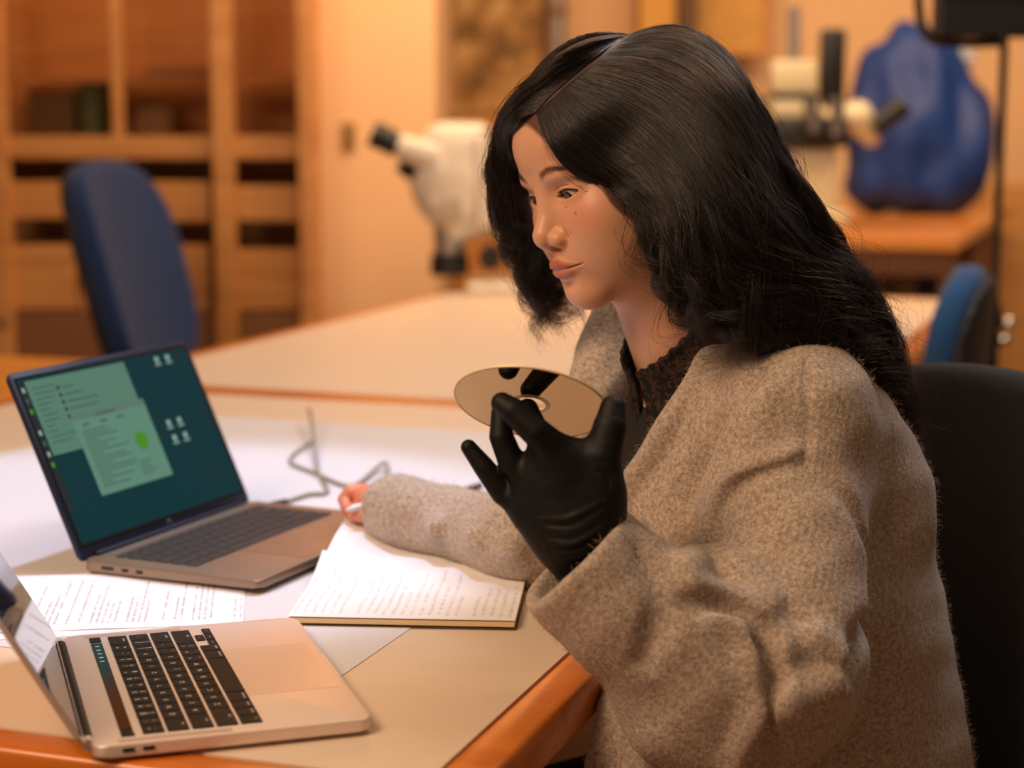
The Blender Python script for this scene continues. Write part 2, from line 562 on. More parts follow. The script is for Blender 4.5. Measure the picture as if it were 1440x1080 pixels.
def silver_laptop():
    o2 = (-.3091, 1.2883); yaw = math.radians(18.03)
    Lp = empty('laptop', (*o2, TZ + .0006), yaw, 'pale silver laptop with black keys at the near edge of the work table, lid open', 'laptop')
    D, W, Z = .2124, .3041, .0130
    ALU = plain('pink_silver_aluminium', (238, 218, 206), .36, .25, .5, .02, 30)
    BLK = plain('key_black', (22, 19, 17), .5, 0, .4, .1, 200)
    GAP = plain('rubber_black', (16, 14, 13), .5)
    LEG = plain('key_legend', (225, 215, 205), .6)
    DG = plain('port_dark', (30, 26, 26), .4)
    # local: x from hinge to front, y from near side (user's left) to far side
    pr = rrect(D, W, .0115, 8)
    mb = MB().prism(pr, .0035, Z)
    bm = mb.bm
    es = [e for e in bm.edges if abs(e.verts[0].co.z - e.verts[1].co.z) < 1e-6]
    bmesh.ops.bevel(bm, geom=es, offset=.0016, segments=3, profile=.5, affect='EDGES')
    base = mb.build('base', ALU, Lp, True, 50)
    # rubber feet
    for a in (.03, D - .03):
        for b in (.03, W - .03):
            MB().cyl((a, b, 0), (a, b, .004), .007, None, 16).build('foot', GAP, Lp)
    # thumb notch of the lid at the front edge
    MB().box((D - .0014, W / 2, Z - .0012), (.0035, .058, .003), 0, .0008).build('lid_notch', ALU, Lp)
    # trackpad
    MB().prism([(x + .1255, y + W / 2 - .066) for x, y in rrect(.0800, .132, .003, 3)], Z - .0002, Z + .00025).build('trackpad', plain('trackpad_silver', (234, 214, 201), .28, .25, .5, .02, 20), Lp)
    # ports on the near side
    for x in (.026, .041):
        MB().box((x, -.0001, .0085), (.009, .0016, .0030), 0, .0007).build('port', DG, Lp)
    # speaker grilles
    for y in (.0085, W - .0085):
        MB().box((.062, y, Z + .0001), (.085, .007, .0003)).build('speaker_grille', plain('grille', (196, 172, 156), .6, .3, .5, .25, 2400), Lp)
    # touch bar
    x0 = .0225; pitch = .0186; yst = W / 2 - .1355
    tbm = plain('touch_bar_glass', (10, 13, 12), .12, 0, .6)
    MB().box((x0 + .0052, W / 2 + .000, Z + .0002), (.0098, .239, .0010), 0, .0004).build('touch_bar', tbm, Lp)
    ICM = NT('touch_bar_icons'); ICM.set(base=(.0, .0, .0, 1), emit=srgb(150, 190, 180), estr=.8)
    for k in range(5):
        MB().prism([(x0 + .0052 + .0022 * math.cos(a), W / 2 + .1085 - .0115 * k + .0015 * math.sin(a)) for a in np.linspace(0, 6.28, 9)[:-1]], Z + .0007, Z + .0008).build('icon', ICM.m, Lp)
    meshes = {}

    def key(xc, yc, sx, sy, txt=None, size=.0062):
        kk = (round(sx, 5), round(sy, 5))
        if kk not in meshes:
            meshes[kk] = MB().box((0, 0, .0006), (sx, sy, .0012), 0, .0005, 2).mesh('key')
            meshes[kk].materials.append(BLK)
        k = link('key', meshes[kk], None, Lp); k.location = (xc, yc, Z + .0001)
        if txt:
            for i, tt in enumerate(txt.split('|')):
                m = text_mesh(tt, size if len(tt) < 2 else .0034)
                m.materials.append(LEG)
                g = link('legend', m, None, k)
                off = 0 if '|' not in txt else (.0035 if i == 0 else -.0030)
                g.location = (off if '|' in txt else (0 if len(tt) < 2 else .0045), 0, .0013)
                g.rotation_euler = (0, 0, math.pi / 2)
    sx = .0162
    key(x0 + .0052, yst + .0065, .0098, .013, 'esc')
    key(x0 + .0052, yst + .271 - .0065, .0098, .013)
    rows = [
        ([('`|~', 1)] + [(f'{a}|{b}', 1) for a, b in zip('1234567890-=', '!@#$%^&*()_+')] + [('delete', 1.57)]),
        ([('tab', 1.57)] + [(c, 1) for c in 'QWERTYUIOP'] + [('[|{', 1), (']|}', 1), ('\\||', 1)]),
        ([('caps', 1.80)] + [(c, 1) for c in 'ASDFGHJKL'] + [(';|:', 1), ("'", 1), ('return', 1.80)]),
        ([('shift', 2.30)] + [(c, 1) for c in 'ZXCVBNM'] + [(',|<', 1), ('.|>', 1), ('/|?', 1), ('shift', 2.30)]),
        ([('fn', 1), ('control', 1), ('option', 1), ('command', 1.28), ('', 5.2), ('command', 1.28), ('option', 1)]),
    ]
    for r, row in enumerate(rows):
        tot = 14.57
        y = yst; xc = x0 + .0165 + pitch * r + sx / 2
        for tx, w in row:
            wd_ = w * .271 / tot
            tx2 = tx if tx not in ('\\||',) else '\\'
            key(xc, y + wd_ / 2, sx, wd_ - .0024, tx2 or None)
            y += wd_
    xr = x0 + .0165 + pitch * 4 + sx / 2; u = .271 / 14.57
    ya = yst + .271 - 3 * u
    for dx, i, a in ((.0043, 0, '<'), (-.0043, 1, '^'), (.0043, 1, 'v'), (.0043, 2, '>')):
        key(xr + dx, ya + (i + .5) * u, .0076, u - .0024, a, .004)
    # hinge barrel
    MB().cyl((-.002, .022, Z - .002), (-.002, W - .022, Z - .002), .0048, None, 20).build('hinge', GAP, Lp, True)
    for y in (.017, W - .017):
        MB().cyl((-.002, y - .005, Z - .002), (-.002, y + .005, Z - .002), .0046, None, 16).build('hinge_cap', ALU, Lp, True)
    # lid
    t = math.radians(60.5)
    lid = bpy.data.objects.new('lid', None)
    mb = MB().prism(rrect(.2095, W, .0115, 8), -.0042, 0)
    es = [e for e in mb.bm.edges if abs(e.verts[0].co.z - e.verts[1].co.z) < 1e-6]
    bmesh.ops.bevel(mb.bm, geom=es, offset=.0010, segments=2, profile=.5, affect='EDGES')
    lid = mb.build('lid', ALU, Lp, True, 50)
    # lid local x runs up the lid, y along the hinge, front face is +z: map x->(-cos t,0,sin t), z->(sin t,0,cos t)
    R = Matrix(((-math.cos(t), 0, math.sin(t)), (0, 1, 0), (math.sin(t), 0, math.cos(t))))
    lid.matrix_local = Matrix.Translation((-.004, 0, Z + .001)) @ R.to_4x4()
    GL = NT('screen_glass'); GL.set(base=GL.mix(GL.noise(3), (.006, .006, .007, 1), (.012, .011, .010, 1)), rough=.04, spec=.9)
    MB().prism([(x + .006, y + .0025) for x, y in rrect(.2005, W - .005, .009, 6)], 0, .0005).build('screen', GL.m, lid)
    return Lp


silver_laptop()


def navy_laptop():
    o2 = (-.4472, 1.8533); yaw = math.radians(-24.39)
    Lp = empty('laptop', (*o2, TZ + .0009), yaw, 'grey-brown laptop with a navy lid and a teal desktop on its screen', 'laptop')
    D, W, Z = .2147, .323, .0150
    SIL = plain('brown_silver', (150, 128, 108), .4, .6, .5, .03, 30)
    NAV = plain('navy_lid', (28, 36, 56), .45, .4)
    KEY = plain('grey_key', (44, 42, 42), .55)
    DK = plain('port_dark', (30, 26, 26), .4)
    mb = MB().prism(rrect(D, W, .007, 5), .0030, Z)
    es = [e for e in mb.bm.edges if abs(e.verts[0].co.z - e.verts[1].co.z) < 1e-6]
    bmesh.ops.bevel(mb.bm, geom=es, offset=.0025, segments=3, profile=.5, affect='EDGES')
    for v in mb.bm.verts:
        if v.co.z < .007: v.co.z += .0035 * max(0, v.co.x / D)      # wedge: thinner towards the front
    mb.build('base', SIL, Lp, True, 50)
    for b in (.03, W - .03):
        for a in (.03, D - .03):
            MB().cyl((a, b, 0), (a, b, .004), .006, None, 14).build('foot', DK, Lp)
    MB().prism([(x + .125, y + W / 2 - .058) for x, y in rrect(.080, .116, .003, 3)], Z - .0001, Z + .0003).build('trackpad', plain('trackpad_brown', (152, 130, 111), .32, .5), Lp)
    MB().box((.0125, W / 2, Z + .0002), (.008, .262, .0006)).build('speaker_strip', plain('speaker_grey', (120, 112, 108), .5, .4), Lp)
    for i, (x, l) in enumerate(((.030, .015), (.052, .008), (.070, .008))):
        MB().box((x, -.0002, .0088), (l, .0016, .0036), 0, .0006).build('port', DK, Lp)
    km = {}

    def key(x, y, sx, sy):
        q = (round(sx, 5), round(sy, 5))
        if q not in km:
            km[q] = MB().box((0, 0, .0007), (sx, sy, .0014), 0, .0005, 1).mesh('key'); km[q].materials.append(KEY)
        k = link('key', km[q], None, Lp); k.location = (x, y, Z)
    y0, Wk = .022, W - .044
    for r in range(6):
        n = 15 if r < 5 else 0
        h = .0110 if r == 0 else .0152
        x = .0235 + (0 if r == 0 else .0145 + (r - 1) * .0178) + h / 2
        if r < 5:
            ws = [1] * 15
            if r == 1: ws = [1] * 13 + [2]
            if r == 2: ws = [1.5] + [1] * 12 + [1.5]
            if r == 3: ws = [1.75] + [1] * 11 + [2.25]
            if r == 4: ws = [2.25] + [1] * 10 + [2.75]
        else: ws = [1, 1, 1, 1, 6, 1, 1, 1, 1, 1]
        s = sum(ws); y = y0
        for w in ws:
            d = Wk * w / s; key(x, y + d / 2, h, d - .0026); y += d
    # lid with bezel and picture
    t = math.radians(65.2); Lh = .212
    mb = MB().prism(rrect(Lh, W, .007, 5), -.0055, 0)
    es = [e for e in mb.bm.edges if abs(e.verts[0].co.z - e.verts[1].co.z) < 1e-6]
    bmesh.ops.bevel(mb.bm, geom=es, offset=.0012, segments=2, profile=.5, affect='EDGES')
    lid = mb.build('lid', NAV, Lp, True, 50)
    R = Matrix(((-math.cos(t), 0, math.sin(t)), (0, 1, 0), (math.sin(t), 0, math.cos(t))))
    lid.matrix_local = Matrix.Translation((-.001, 0, Z - .002)) @ R.to_4x4()
    MB().cyl((.002, .02, .002), (.002, W - .02, .002), .004, None, 14).build('hinge', NAV, lid, True)
    a0, a1, b0, b1 = .017, .203, .008, W - .008
    MB().box(((a0 + a1) / 2, (b0 + b1) / 2, .0003), (a1 - a0 + .006, b1 - b0 + .006, .0006)).build('bezel', plain('bezel_black', (10, 10, 12), .3), lid)

    def em(name, rgb, st):
        q = NT(name); q.set(base=(.004, .004, .004, 1), rough=.35, spec=.12, emit=srgb(*rgb), estr=st); return q.m
    TEAL = em('desktop_teal', (0, 50, 56), .9); WIN = em('window_pale', (96, 138, 118), .75); WIN2 = em('window_pale_front', (102, 146, 126), .78)
    GRN = em('green_disc', (70, 140, 40), .9); TXT = em('window_text', (66, 96, 84), .8); BAR = em('window_bar', (92, 122, 106), .9); ICO = em('icon_pale', (150, 180, 168), .8); DRK = em('icon_dark', (40, 44, 46), .8)
    mats = [TEAL, WIN, WIN2, GRN, TXT, BAR, ICO, DRK]
    V = []; Fc = []; mi = []

    def quad(s0, t0, s1, t1, m, lay):
        n = len(V); z = .0007 + .00006 * lay
        for s_, t_ in ((s0, t0), (s0, t1), (s1, t1), (s1, t0)):
            V.append((a0 + t_ * (a1 - a0), b0 + s_ * (b1 - b0), z))
        Fc.append([n, n + 3, n + 2, n + 1]); mi.append(m)
    quad(0, 0, 1, 1, 0, 0)
    quad(.035, .53, .60, .985, 1, 1)
    quad(.0, .2, .03, .98, 7, 1)
    for k in range(9): quad(.007, .92 - .065 * k, .022, .95 - .065 * k, [6, 4, 3, 7, 6, 4, 6, 3, 7][k], 2)
    r = np.random.default_rng(5)
    for k in range(11): quad(.06, .93 - .033 * k, .06 + .09 * (.5 + r.random()), .937 - .033 * k, 4, 2)
    for k in range(5): quad(.185, .90 - .045 * k, .20, .922 - .045 * k, 7, 2); quad(.215, .905 - .045 * k, .25 + .14 * r.random(), .914 - .045 * k, 4, 2)
    quad(.195, .23, .625, .735, 2, 3)
    quad(.195, .695, .625, .735, 5, 4)
    quad(.33, .70, .45, .712, 4, 5)
    for k in range(17):
        quad(.225, .62 - .0215 * k, .225 + (.06 + .19 * r.random()), .627 - .0215 * k, 4, 5)
    for k in range(5): quad(.46, .36 - .02 * k, .46 + .05 + .06 * r.random(), .366 - .02 * k, 4, 5)
    for k in range(3): quad(.24 + .1 * k, .655, .28 + .1 * k, .668, 4, 5)
    # green disc
    n = len(V)
    pts = [(.525 + .037 * math.cos(a), .485 + .060 * math.sin(a)) for a in np.linspace(0, 2 * math.pi, 25)[:-1]]
    V += [(a0 + t_ * (a1 - a0), b0 + s_ * (b1 - b0), .0011) for s_, t_ in pts]; Fc.append(list(range(n, n + 24))[::1]); mi.append(3)
    for s_, t_ in ((.72, .53), (.79, .53), (.72, .43), (.79, .43), (.80, .94), (.87, .94)):
        quad(s_ - .012, t_, s_ + .012, t_ + .035, 6, 1); quad(s_ - .018, t_ - .022, s_ + .018, t_ - .010, 6, 1)
    for s_, t_ in ((.655, .57), (.655, .47), (.93, .93), (.95, .84), (.95, .55), (.96, .46), (.86, .20), (.92, .20), (.87, .12), (.60, .575)):
        quad(s_ - .012, t_, s_ + .012, t_ + .03, 7, 1)
    me = mesh_py('screen_picture', V, Fc)
    for m in mats: me.materials.append(m)
    me.polygons.foreach_set('material_index', mi)
    o = bpy.data.objects.new('screen_picture', me); COL.objects.link(o); o.parent = lid
    # maker's round mark under the screen
    ring_me = MB()
    for k in range(20):
        a = 2 * math.pi * k / 20; b = 2 * math.pi * (k + 1) / 20
        ring_me.cyl((.0085 + .0038 * math.cos(a), W / 2 + .0038 * math.sin(a), .0003), (.0085 + .0038 * math.cos(b), W / 2 + .0038 * math.sin(b), .0003), .0003, None, 6)
    ring_me.build('round_emblem', plain('emblem_grey', (150, 150, 155), .4, .6), lid)
    return Lp


navy_laptop()


# ------------------------------------------------------------------ papers, notebook, cable, pen
def print_mat(name, paper, ink, row_axis, pitch, margin, dens, dark=.75, wob=0.0):
    """rows of small marks: flat print on a sheet; x runs along a row, y across rows (metres)"""
    a = NT(name)
    sep = a.n('ShaderNodeSeparateXYZ'); a.l(a.obj(), sep.inputs[0])
    along, across = (sep.outputs[0], sep.outputs[1]) if row_axis == 'x' else (sep.outputs[1], sep.outputs[0])
    if wob:
        across = a.math('ADD', across, a.math('MULTIPLY', a.math('SUBTRACT', a.noise(18, 2), .5), wob))
    rowf = a.math('DIVIDE', across, pitch)
    fr = a.math('FRACT', rowf); fl = a.math('FLOOR', rowf)
    line = a.math('MULTIPLY', a.math('GREATER_THAN', fr, .30), a.math('LESS_THAN', fr, .66))
    cb = a.n('ShaderNodeCombineXYZ'); a.l(a.math('MULTIPLY', along, 1.0), cb.inputs[0]); a.l(a.math('MULTIPLY', fl, 7.31), cb.inputs[1])
    w = a.n('ShaderNodeTexNoise'); w.inputs['Scale'].default_value = 260; w.inputs['Detail'].default_value = 1; a.l(cb.outputs[0], w.inputs['Vector'])
    word = a.math('GREATER_THAN', w.outputs['Fac'], .46)
    # each row has its own length, some rows are blank
    wn = a.n('ShaderNodeTexWhiteNoise', noise_dimensions='1D'); a.l(fl, wn.inputs['W'])
    lo, hi = margin
    ln = a.math('ADD', lo + (hi - lo) * .45, a.math('MULTIPLY', wn.outputs['Value'], (hi - lo) * .62))
    inside = a.math('MULTIPLY', a.math('GREATER_THAN', along, lo), a.math('LESS_THAN', along, ln))
    wn2 = a.n('ShaderNodeTexWhiteNoise', noise_dimensions='1D'); a.l(a.math('ADD', fl, 91.7), wn2.inputs['W'])
    some = a.math('LESS_THAN', wn2.outputs['Value'], dens)
    m = a.math('MULTIPLY', a.math('MULTIPLY', line, word), a.math('MULTIPLY', inside, some))
    a.set(base=a.mix(a.math('MULTIPLY', m, dark), srgb(*paper), srgb(*ink)), rough=.75, spec=.2)
    return a.m


PRINT = print_mat('printed_page', (240, 238, 242), (70, 66, 70), 'y', .0056, (.02, .185), .68, .5)
for (px_, py_), yaw_, z_, lab in (((342, 880), 7.5, .0012, 'printed white page, top sheet lying between the two laptops'), ((330, 886), 9.5, .0008, 'white page peeping out under the printed top sheet between the laptops')):
    q = on(px_, py_)
    e = empty('printed_page', (q[0], q[1], TZ + z_), math.radians(yaw_), lab, 'paper')
    nx = 12; V = []; Fc = []
    for i in range(nx + 1):
        for j in range(2):
            V.append((-.297 * i / nx, .210 * j, .0004 + (.0006 * math.sin(i * .9) ** 2 if z_ > .001 else 0)))
    Fc = [[2 * i, 2 * i + 1, 2 * i + 3, 2 * i + 2] for i in range(nx)]
    o = link('page', mesh_py('page', V, Fc), PRINT if z_ > .001 else PAPER, e)
    m = o.modifiers.new('t', 'SOLIDIFY'); m.thickness = .0002


def notebook():
    q = on(405, 880)
    nb = empty('notebook', (q[0], q[1], TZ + .0007), math.radians(-4.2), 'open notebook with handwritten lines on the near page, beside the resting forearm', 'notebook')
    W, D = .214, .188
    HAND = print_mat('handwritten_page', (244, 242, 244), (150, 138, 140), 'y', .0085, (.012, .160), .9, .32, .006)
    BLANK = plain('blank_page', (246, 245, 248), .75, 0, .2, .01, 30)
    EDGEP = plain('page_block', (226, 200, 160), .8, 0, .2, .12, 900)
    COV = plain('notebook_cover', (96, 72, 52), .7)

    def sheet(name, zf, y0, y1, mat, x0=0.0, x1=W):
        n, m = 26, 20; V = []
        for j in range(m + 1):
            for i in range(n + 1):
                x = x0 + (x1 - x0) * i / n; t = j / m
                V.append((x, y0 + (y1 - y0) * t, zf(i / n, t) + lift(x, y0 + (y1 - y0) * t)))
        Q = [[j * (n + 1) + i, j * (n + 1) + i + 1, (j + 1) * (n + 1) + i + 1, (j + 1) * (n + 1) + i] for j in range(m) for i in range(n)]
        return link(name, mesh_py(name, V, Q, True), mat, nb)
    lift = lambda x, y: .0175 * (lambda k: k * k * (3 - 2 * k))(min(1, max(0, ((y - .193) - (x * 1.75)) / .16 + .62)))
    zn = lambda s, t: .0085 + .0075 * t ** 3 * (1 - .35 * s) + .001 * math.sin(t * 3)
    zf = lambda s, t: (.0153 - .0026 * s) * (1 - t) ** 4 + .0065 * (1 - (1 - t) ** 4) + (.006 * (1 - s) ** 1.5 + .003) * math.sin(min(1, t * 1.15) * math.pi * .55)
    sheet('near_page', zn, 0, D, HAND)
    sheet('far_page', zf, D - .001, 2 * D - .004, BLANK, .004, W - .002)

    def block(name, zf, y0, y1, mat, zb, inset=.0):
        n, m = 14, 10; V = []; Q = []
        for j in range(m + 1):
            for i in range(n + 1):
                x = inset + (W - 2 * inset) * i / n; t = j / m
                V.append((x, y0 + (y1 - y0) * t, zf(i / n, t) - .0016 + lift(x, y0 + (y1 - y0) * t)))
        k = len(V)
        V += [(v[0], v[1], zb + lift(v[0], v[1])) for v in V]
        g = lambda i, j: j * (n + 1) + i
        for j in range(m):
            for i in range(n):
                Q.append([g(i, j), g(i + 1, j), g(i + 1, j + 1), g(i, j + 1)]); Q.append([k + g(i, j), k + g(i, j + 1), k + g(i + 1, j + 1), k + g(i + 1, j)])
        for i in range(n):
            Q.append([g(i, 0), k + g(i, 0), k + g(i + 1, 0), g(i + 1, 0)]); Q.append([g(i, m), g(i + 1, m), k + g(i + 1, m), k + g(i, m)])
        for j in range(m):
            Q.append([g(0, j), g(0, j + 1), k + g(0, j + 1), k + g(0, j)]); Q.append([g(n, j), k + g(n, j), k + g(n, j + 1), g(n, j + 1)])
        return link(name, mesh_py(name, V, Q), mat, nb)
    block('page_block', zn, 0.0006, D - .001, EDGEP, .0022, .0006)
    block('page_block', lambda s, t: .0045 + .006 * (1 - t) ** 4, D, 2 * D - .006, EDGEP, .0022, .003)
    W0 = W
    block('cover', lambda s, t: .0022, -.001, 2 * D + .001, COV, .0002, -.0015)


notebook()

CAB = plain('grey_cable', (150, 140, 122), .55, 0, .3, .25, 900)
_pts = [(392, 709), (432, 696), (460, 691), (447, 662), (441, 622), (436, 598)]
_c1 = np.array([on(*p, TZ + .004) for p in _pts])
_c1[4, 2] += .012; _c1[5, 2] += .022
_pts = [(438, 622), (412, 640), (411, 652), (440, 664), (482, 682), (505, 679), (541, 657), (549, 672), (585, 688), (640, 690), (668, 683)]
_c2 = np.array([on(*p, TZ + .004) for p in _pts])
_c2[2:5, 2] += .0; _c2[6, 2] += .006
CABLE = empty('cable', tuple(_c1[0]), 0, 'thin grey-beige cable looping across the white sheet behind the navy laptop', 'cable')
o = tube('cord', catmull(np.vstack([_c1, _c1[-1:] + np.array([-.004, .02, -.004])]), 8), .0027, CAB, None, 10); o.parent = CABLE; o.matrix_parent_inverse = Matrix.Translation(CABLE.location).inverted()
o = tube('cord', catmull(_c2, 8), .0027, CAB, None, 10); o.parent = CABLE; o.matrix_parent_inverse = Matrix.Translation(CABLE.location).inverted()
def kid(o, par):
    o.parent = par; o.matrix_parent_inverse = Matrix.Translation(par.location).inverted(); return o


for a_, b_ in (((380, 711), (402, 705)), ((640, 697), (676, 682))):
    kid(MB().cyl(on(*a_, TZ + .006), on(*b_, TZ + .006), .0048, .0036, 12).build('plug', plain('plug_dark', (52, 44, 32), .5), None, True), CABLE)

_pa = on(497, 715, TZ + .054); _pb = on(540, 705, TZ + .056)
PEN = empty('pen', tuple(_pa), 0, 'slim blue and white pen held in the bare hand', 'pen')


_d = (_pb - _pa) / np.linalg.norm(_pb - _pa)
kid(MB().cyl(_pa, _pa + _d * .028, .0040, .0042, 14).build('grip', plain('pen_white', (225, 232, 240), .35), None, True), PEN)
kid(MB().cyl(_pa + _d * .028, _pa + _d * .085, .0042, .0040, 14).build('barrel', plain('pen_blue', (48, 70, 150), .35), None, True), PEN)
kid(MB().cyl(_pa - _d * .010, _pa, .0008, .0038, 14).build('tip', plain('pen_white', (225, 232, 240), .35), None, True), PEN)
# ------------------------------------------------------------------ things further back
def pbox(x0, y0, x1, y1, y, th, mb=None, bev=0.0):
    """box whose front face fills a pixel rectangle at depth y"""
    xm, ym = (x0 + x1) / 2, (y0 + y1) / 2
    X0 = at(x0, ym, y)[0]; X1 = at(x1, ym, y)[0]; Z1 = at(xm, y0, y)[2]; Z0 = at(xm, y1, y)[2]
    mb = mb or MB()
    return mb.box(((X0 + X1) / 2, y + th / 2, (Z0 + Z1) / 2), (X1 - X0, th, Z1 - Z0), 0, bev)


def thing_at(name, p, label, cat, group=None):
    return empty(name, (float(p[0]), float(p[1]), float(p[2])), 0, label, cat, group)


OAK = wood('oak_front', (176, 116, 58), (206, 148, 84), (3, 3, 26), .45, .1)
DARKIN = plain('cabinet_inside', (92, 58, 34), .7)
BLACK = plain('deep_black', (14, 11, 9), .7)
BROWNW = plain('brown_board', (122, 80, 46), .6)


def cabinet():
    y = 5.30
    c = thing_at('display_cabinet', (at(190, 300, y)[0], y + .25, 0), 'tall wooden display cabinet with glazed upper doors and drawers below, behind the blue chair', 'cabinet')
    xl, xr = at(-60, 200, y)[0], at(428, 200, y)[0]
    z = lambda py: at(200, py, y)[2]
    kid(MB().box(((xl + xr) / 2, y + .46, 1.3), (xr - xl, .02, 2.6)).build('back_panel', OAK, None), c)
    kid(pbox(-60, 440, 428, 700, y + .02, .42).build('plinth', BROWNW, None), c)
    kid(MB().box(((xl + xr) / 2, y + .235, 2.61), (xr - xl, .47, .02)).build('top_board', OAK, None), c)
    kid(MB().box((xl, y + .235, 1.3), (.03, .47, 2.6)).build('side_panel', OAK, None), c)
    for a, b in ((-24, 8), (298, 328)):
        kid(MB().box(((at(a, 200, y)[0] + at(b, 200, y)[0]) / 2, y + .03, 1.3), (at(b, 200, y)[0] - at(a, 200, y)[0], .06, 2.6), 0, .004).build('post', OAK, None), c)
    kid(MB().box((xr + .0, y + .22, 1.3), (.03, .48, 2.6)).build('side_panel', OAK, None), c)
    kid(MB().box((at(163, 200, y)[0], y + .05, z(0)), (.035, .03, 1.05), 0, .004).build('mullion', OAK, None), c)
    kid(pbox(-60, 192, 428, 224, y + .03, .40, None, .004).build('shelf', OAK, None), c)
    kid(pbox(8, 108, 298, 116, y + .12, .30).build('shelf', OAK, None), c)
    kid(pbox(328, 108, 428, 116, y + .12, .30).build('shelf', OAK, None), c)
    for a, b, c0, d0 in ((8, 100, 256, 308), (100, 298, 256, 312), (332, 424, 262, 312), (8, 110, 346, 436), (110, 298, 346, 438), (332, 424, 352, 436)):
        dr = kid(pbox(a, c0, b - 3, d0, y + .04, .30, None, .006).build('drawer', OAK, None), c)
    GLS = NT('cabinet_glass'); GLS.set(base=(.9, .8, .7, 1), rough=.06, trans=1.0, ior=1.1, spec=.6)
    for a, b in ((10, 154), (172, 296), (330, 426)):
        kid(pbox(a, -160, b, 190, y + .035, .005).build('pane', GLS.m, None), c)
    kid(MB().box((at(4, 455, y)[0], y - .005, z(452)), (.03, .03, .02), 0, .006).build('handle', STEEL, None), c)


cabinet()
# things behind the glass
for (a, b, c0, d0, yy, rgb, nm, lab) in (
        (112, 142, 118, 190, 5.46, (74, 88, 60), 'storage_jar', 'green-grey storage jar behind the cabinet glass'),
        (40, 108, 128, 190, 5.50, (104, 78, 50), 'specimen_box', 'wide brown specimen box behind the cabinet glass'),
        (196, 240, 150, 190, 5.48, (130, 104, 70), 'specimen_box', 'small tan specimen box in the right-hand glazed bay'),
        (205, 286, 94, 107, 5.46, (150, 112, 80), 'folded_paper', 'pale flat folder on the upper glazed shelf')):
    q = at((a + b) / 2, d0, yy)
    e = thing_at(nm, (q[0], yy + .06, q[2]), lab, nm.split('_')[-1])
    col = plain(nm + '_%d' % rgb[0], rgb, .6)
    kid(pbox(a, c0 + 6, b, d0 + 1, yy, .12, None, .008).build('body', col, None), e)
    kid(pbox(a - 2, c0, b + 2, c0 + 8, yy - .005, .13, None, .004).build('lid', col, None), e)


def office_chair(name, loc, yaw, label, fab, shell, bw=.45, bh=.50, seat_z=.46, back_z=.62, lean=8, thick=.06):
    ch = empty(name, (float(loc[0]), float(loc[1]), 0), yaw, label, 'chair')
    # +x of the chair is where the sitter looks
    la = math.radians(lean)

    def pad(w, h, th, n=28):
        s = SDF()

        def f(P):
            # P local: x thickness, y width, z height
            yy = P[:, 1] / (w / 2); zz = P[:, 2] / (h / 2)
            rr = (np.abs(yy) ** 3.0 + np.abs(zz) ** 3.0) ** (1 / 3.0)
            d2 = (rr - 1) * min(w, h) / 2 * .8
            curve = .045 * (P[:, 1] / (w / 2)) ** 2
            dx = np.abs(P[:, 0] - curve) - th / 2
            k = .02
            q = np.maximum(d2 + k, 0) ** 2 + np.maximum(dx + k, 0) ** 2
            return (np.sqrt(q) + np.minimum(np.maximum(d2, dx) + k, 0) - k).astype(np.float32)
        return surface(f, (-th - .02, -w / 2 - .03, -h / 2 - .03), (th + .07, w / 2 + .03, h / 2 + .03), .011)
    V, Q = pad(bw, bh, thick)
    b = link('backrest', mesh_np('backrest', V, Q), fab, ch)
    b.location = (-.20 - math.sin(la) * bh / 2, 0, back_z + bh / 2); b.rotation_euler = (0, -la, 0)
    V, Q = pad(bw * .98, bh * .98, .022)
    sh = link('back_shell', mesh_np('back_shell', V, Q), shell, ch)
    sh.location = (-.20 - math.sin(la) * bh / 2 - thick * .62, 0, back_z + bh / 2 - .01); sh.rotation_euler = (0, -la, 0)
    V, Q = pad(.48, .46, .07)
    st = link('seat', mesh_np('seat', V, Q), fab, ch); st.location = (.02, 0, seat_z); st.rotation_euler = (0, math.pi / 2, 0)
    MB().box((-.23, 0, (seat_z + back_z) / 2 + .05), (.02, .06, back_z - seat_z + .28), 0, .006).box((-.12, 0, seat_z - .06), (.24, .06, .02), 0, .006).build('back_support', shell, ch)
    MB().cyl((0, 0, .10), (0, 0, seat_z - .03), .026, None, 16).build('gas_column', shell, ch, True)
    for k in range(5):
        a = 2 * math.pi * k / 5 + .3
        leg = MB().cyl((0, 0, .11), (.29 * math.cos(a), .29 * math.sin(a), .075), .022, .016, 10).build('leg', shell, ch, True)
        MB().cyl((.29 * math.cos(a) - .012 * math.sin(a), .29 * math.sin(a) + .012 * math.cos(a), .03), (.29 * math.cos(a) + .012 * math.sin(a), .29 * math.sin(a) - .012 * math.cos(a), .03), .03, None, 14).cyl((.29 * math.cos(a), .29 * math.sin(a), .03), (.29 * math.cos(a), .29 * math.sin(a), .08), .007, None, 8).build('caster', shell, leg, True)
    return ch


def weave(name, c1, c2, rough=.85):
    a = NT(name)
    v = a.mapv(a.obj(), (1, 1, 1), (0.5, .4, .6))
    w = a.n('ShaderNodeTexWave', bands_direction='DIAGONAL'); w.inputs['Scale'].default_value = 90; w.inputs['Distortion'].default_value = .6; a.l(v, w.inputs['Vector'])
    a.set(base=a.mix(w.outputs['Fac'], srgb(*c1), srgb(*c2)), rough=rough, spec=.25, sheen=.1)
    a.set(normal=a.bump(w.outputs['Fac'], .25, .0012))
    return a.m


BLUEF = weave('blue_seat_cloth', (24, 44, 86), (34, 58, 104))
BLUEF2 = weave('teal_blue_seat_cloth', (24, 62, 104), (34, 80, 126))
BLKF = weave('black_seat_cloth', (16, 14, 13), (26, 23, 21))
SHELL = plain('chair_shell', (22, 20, 19), .5)

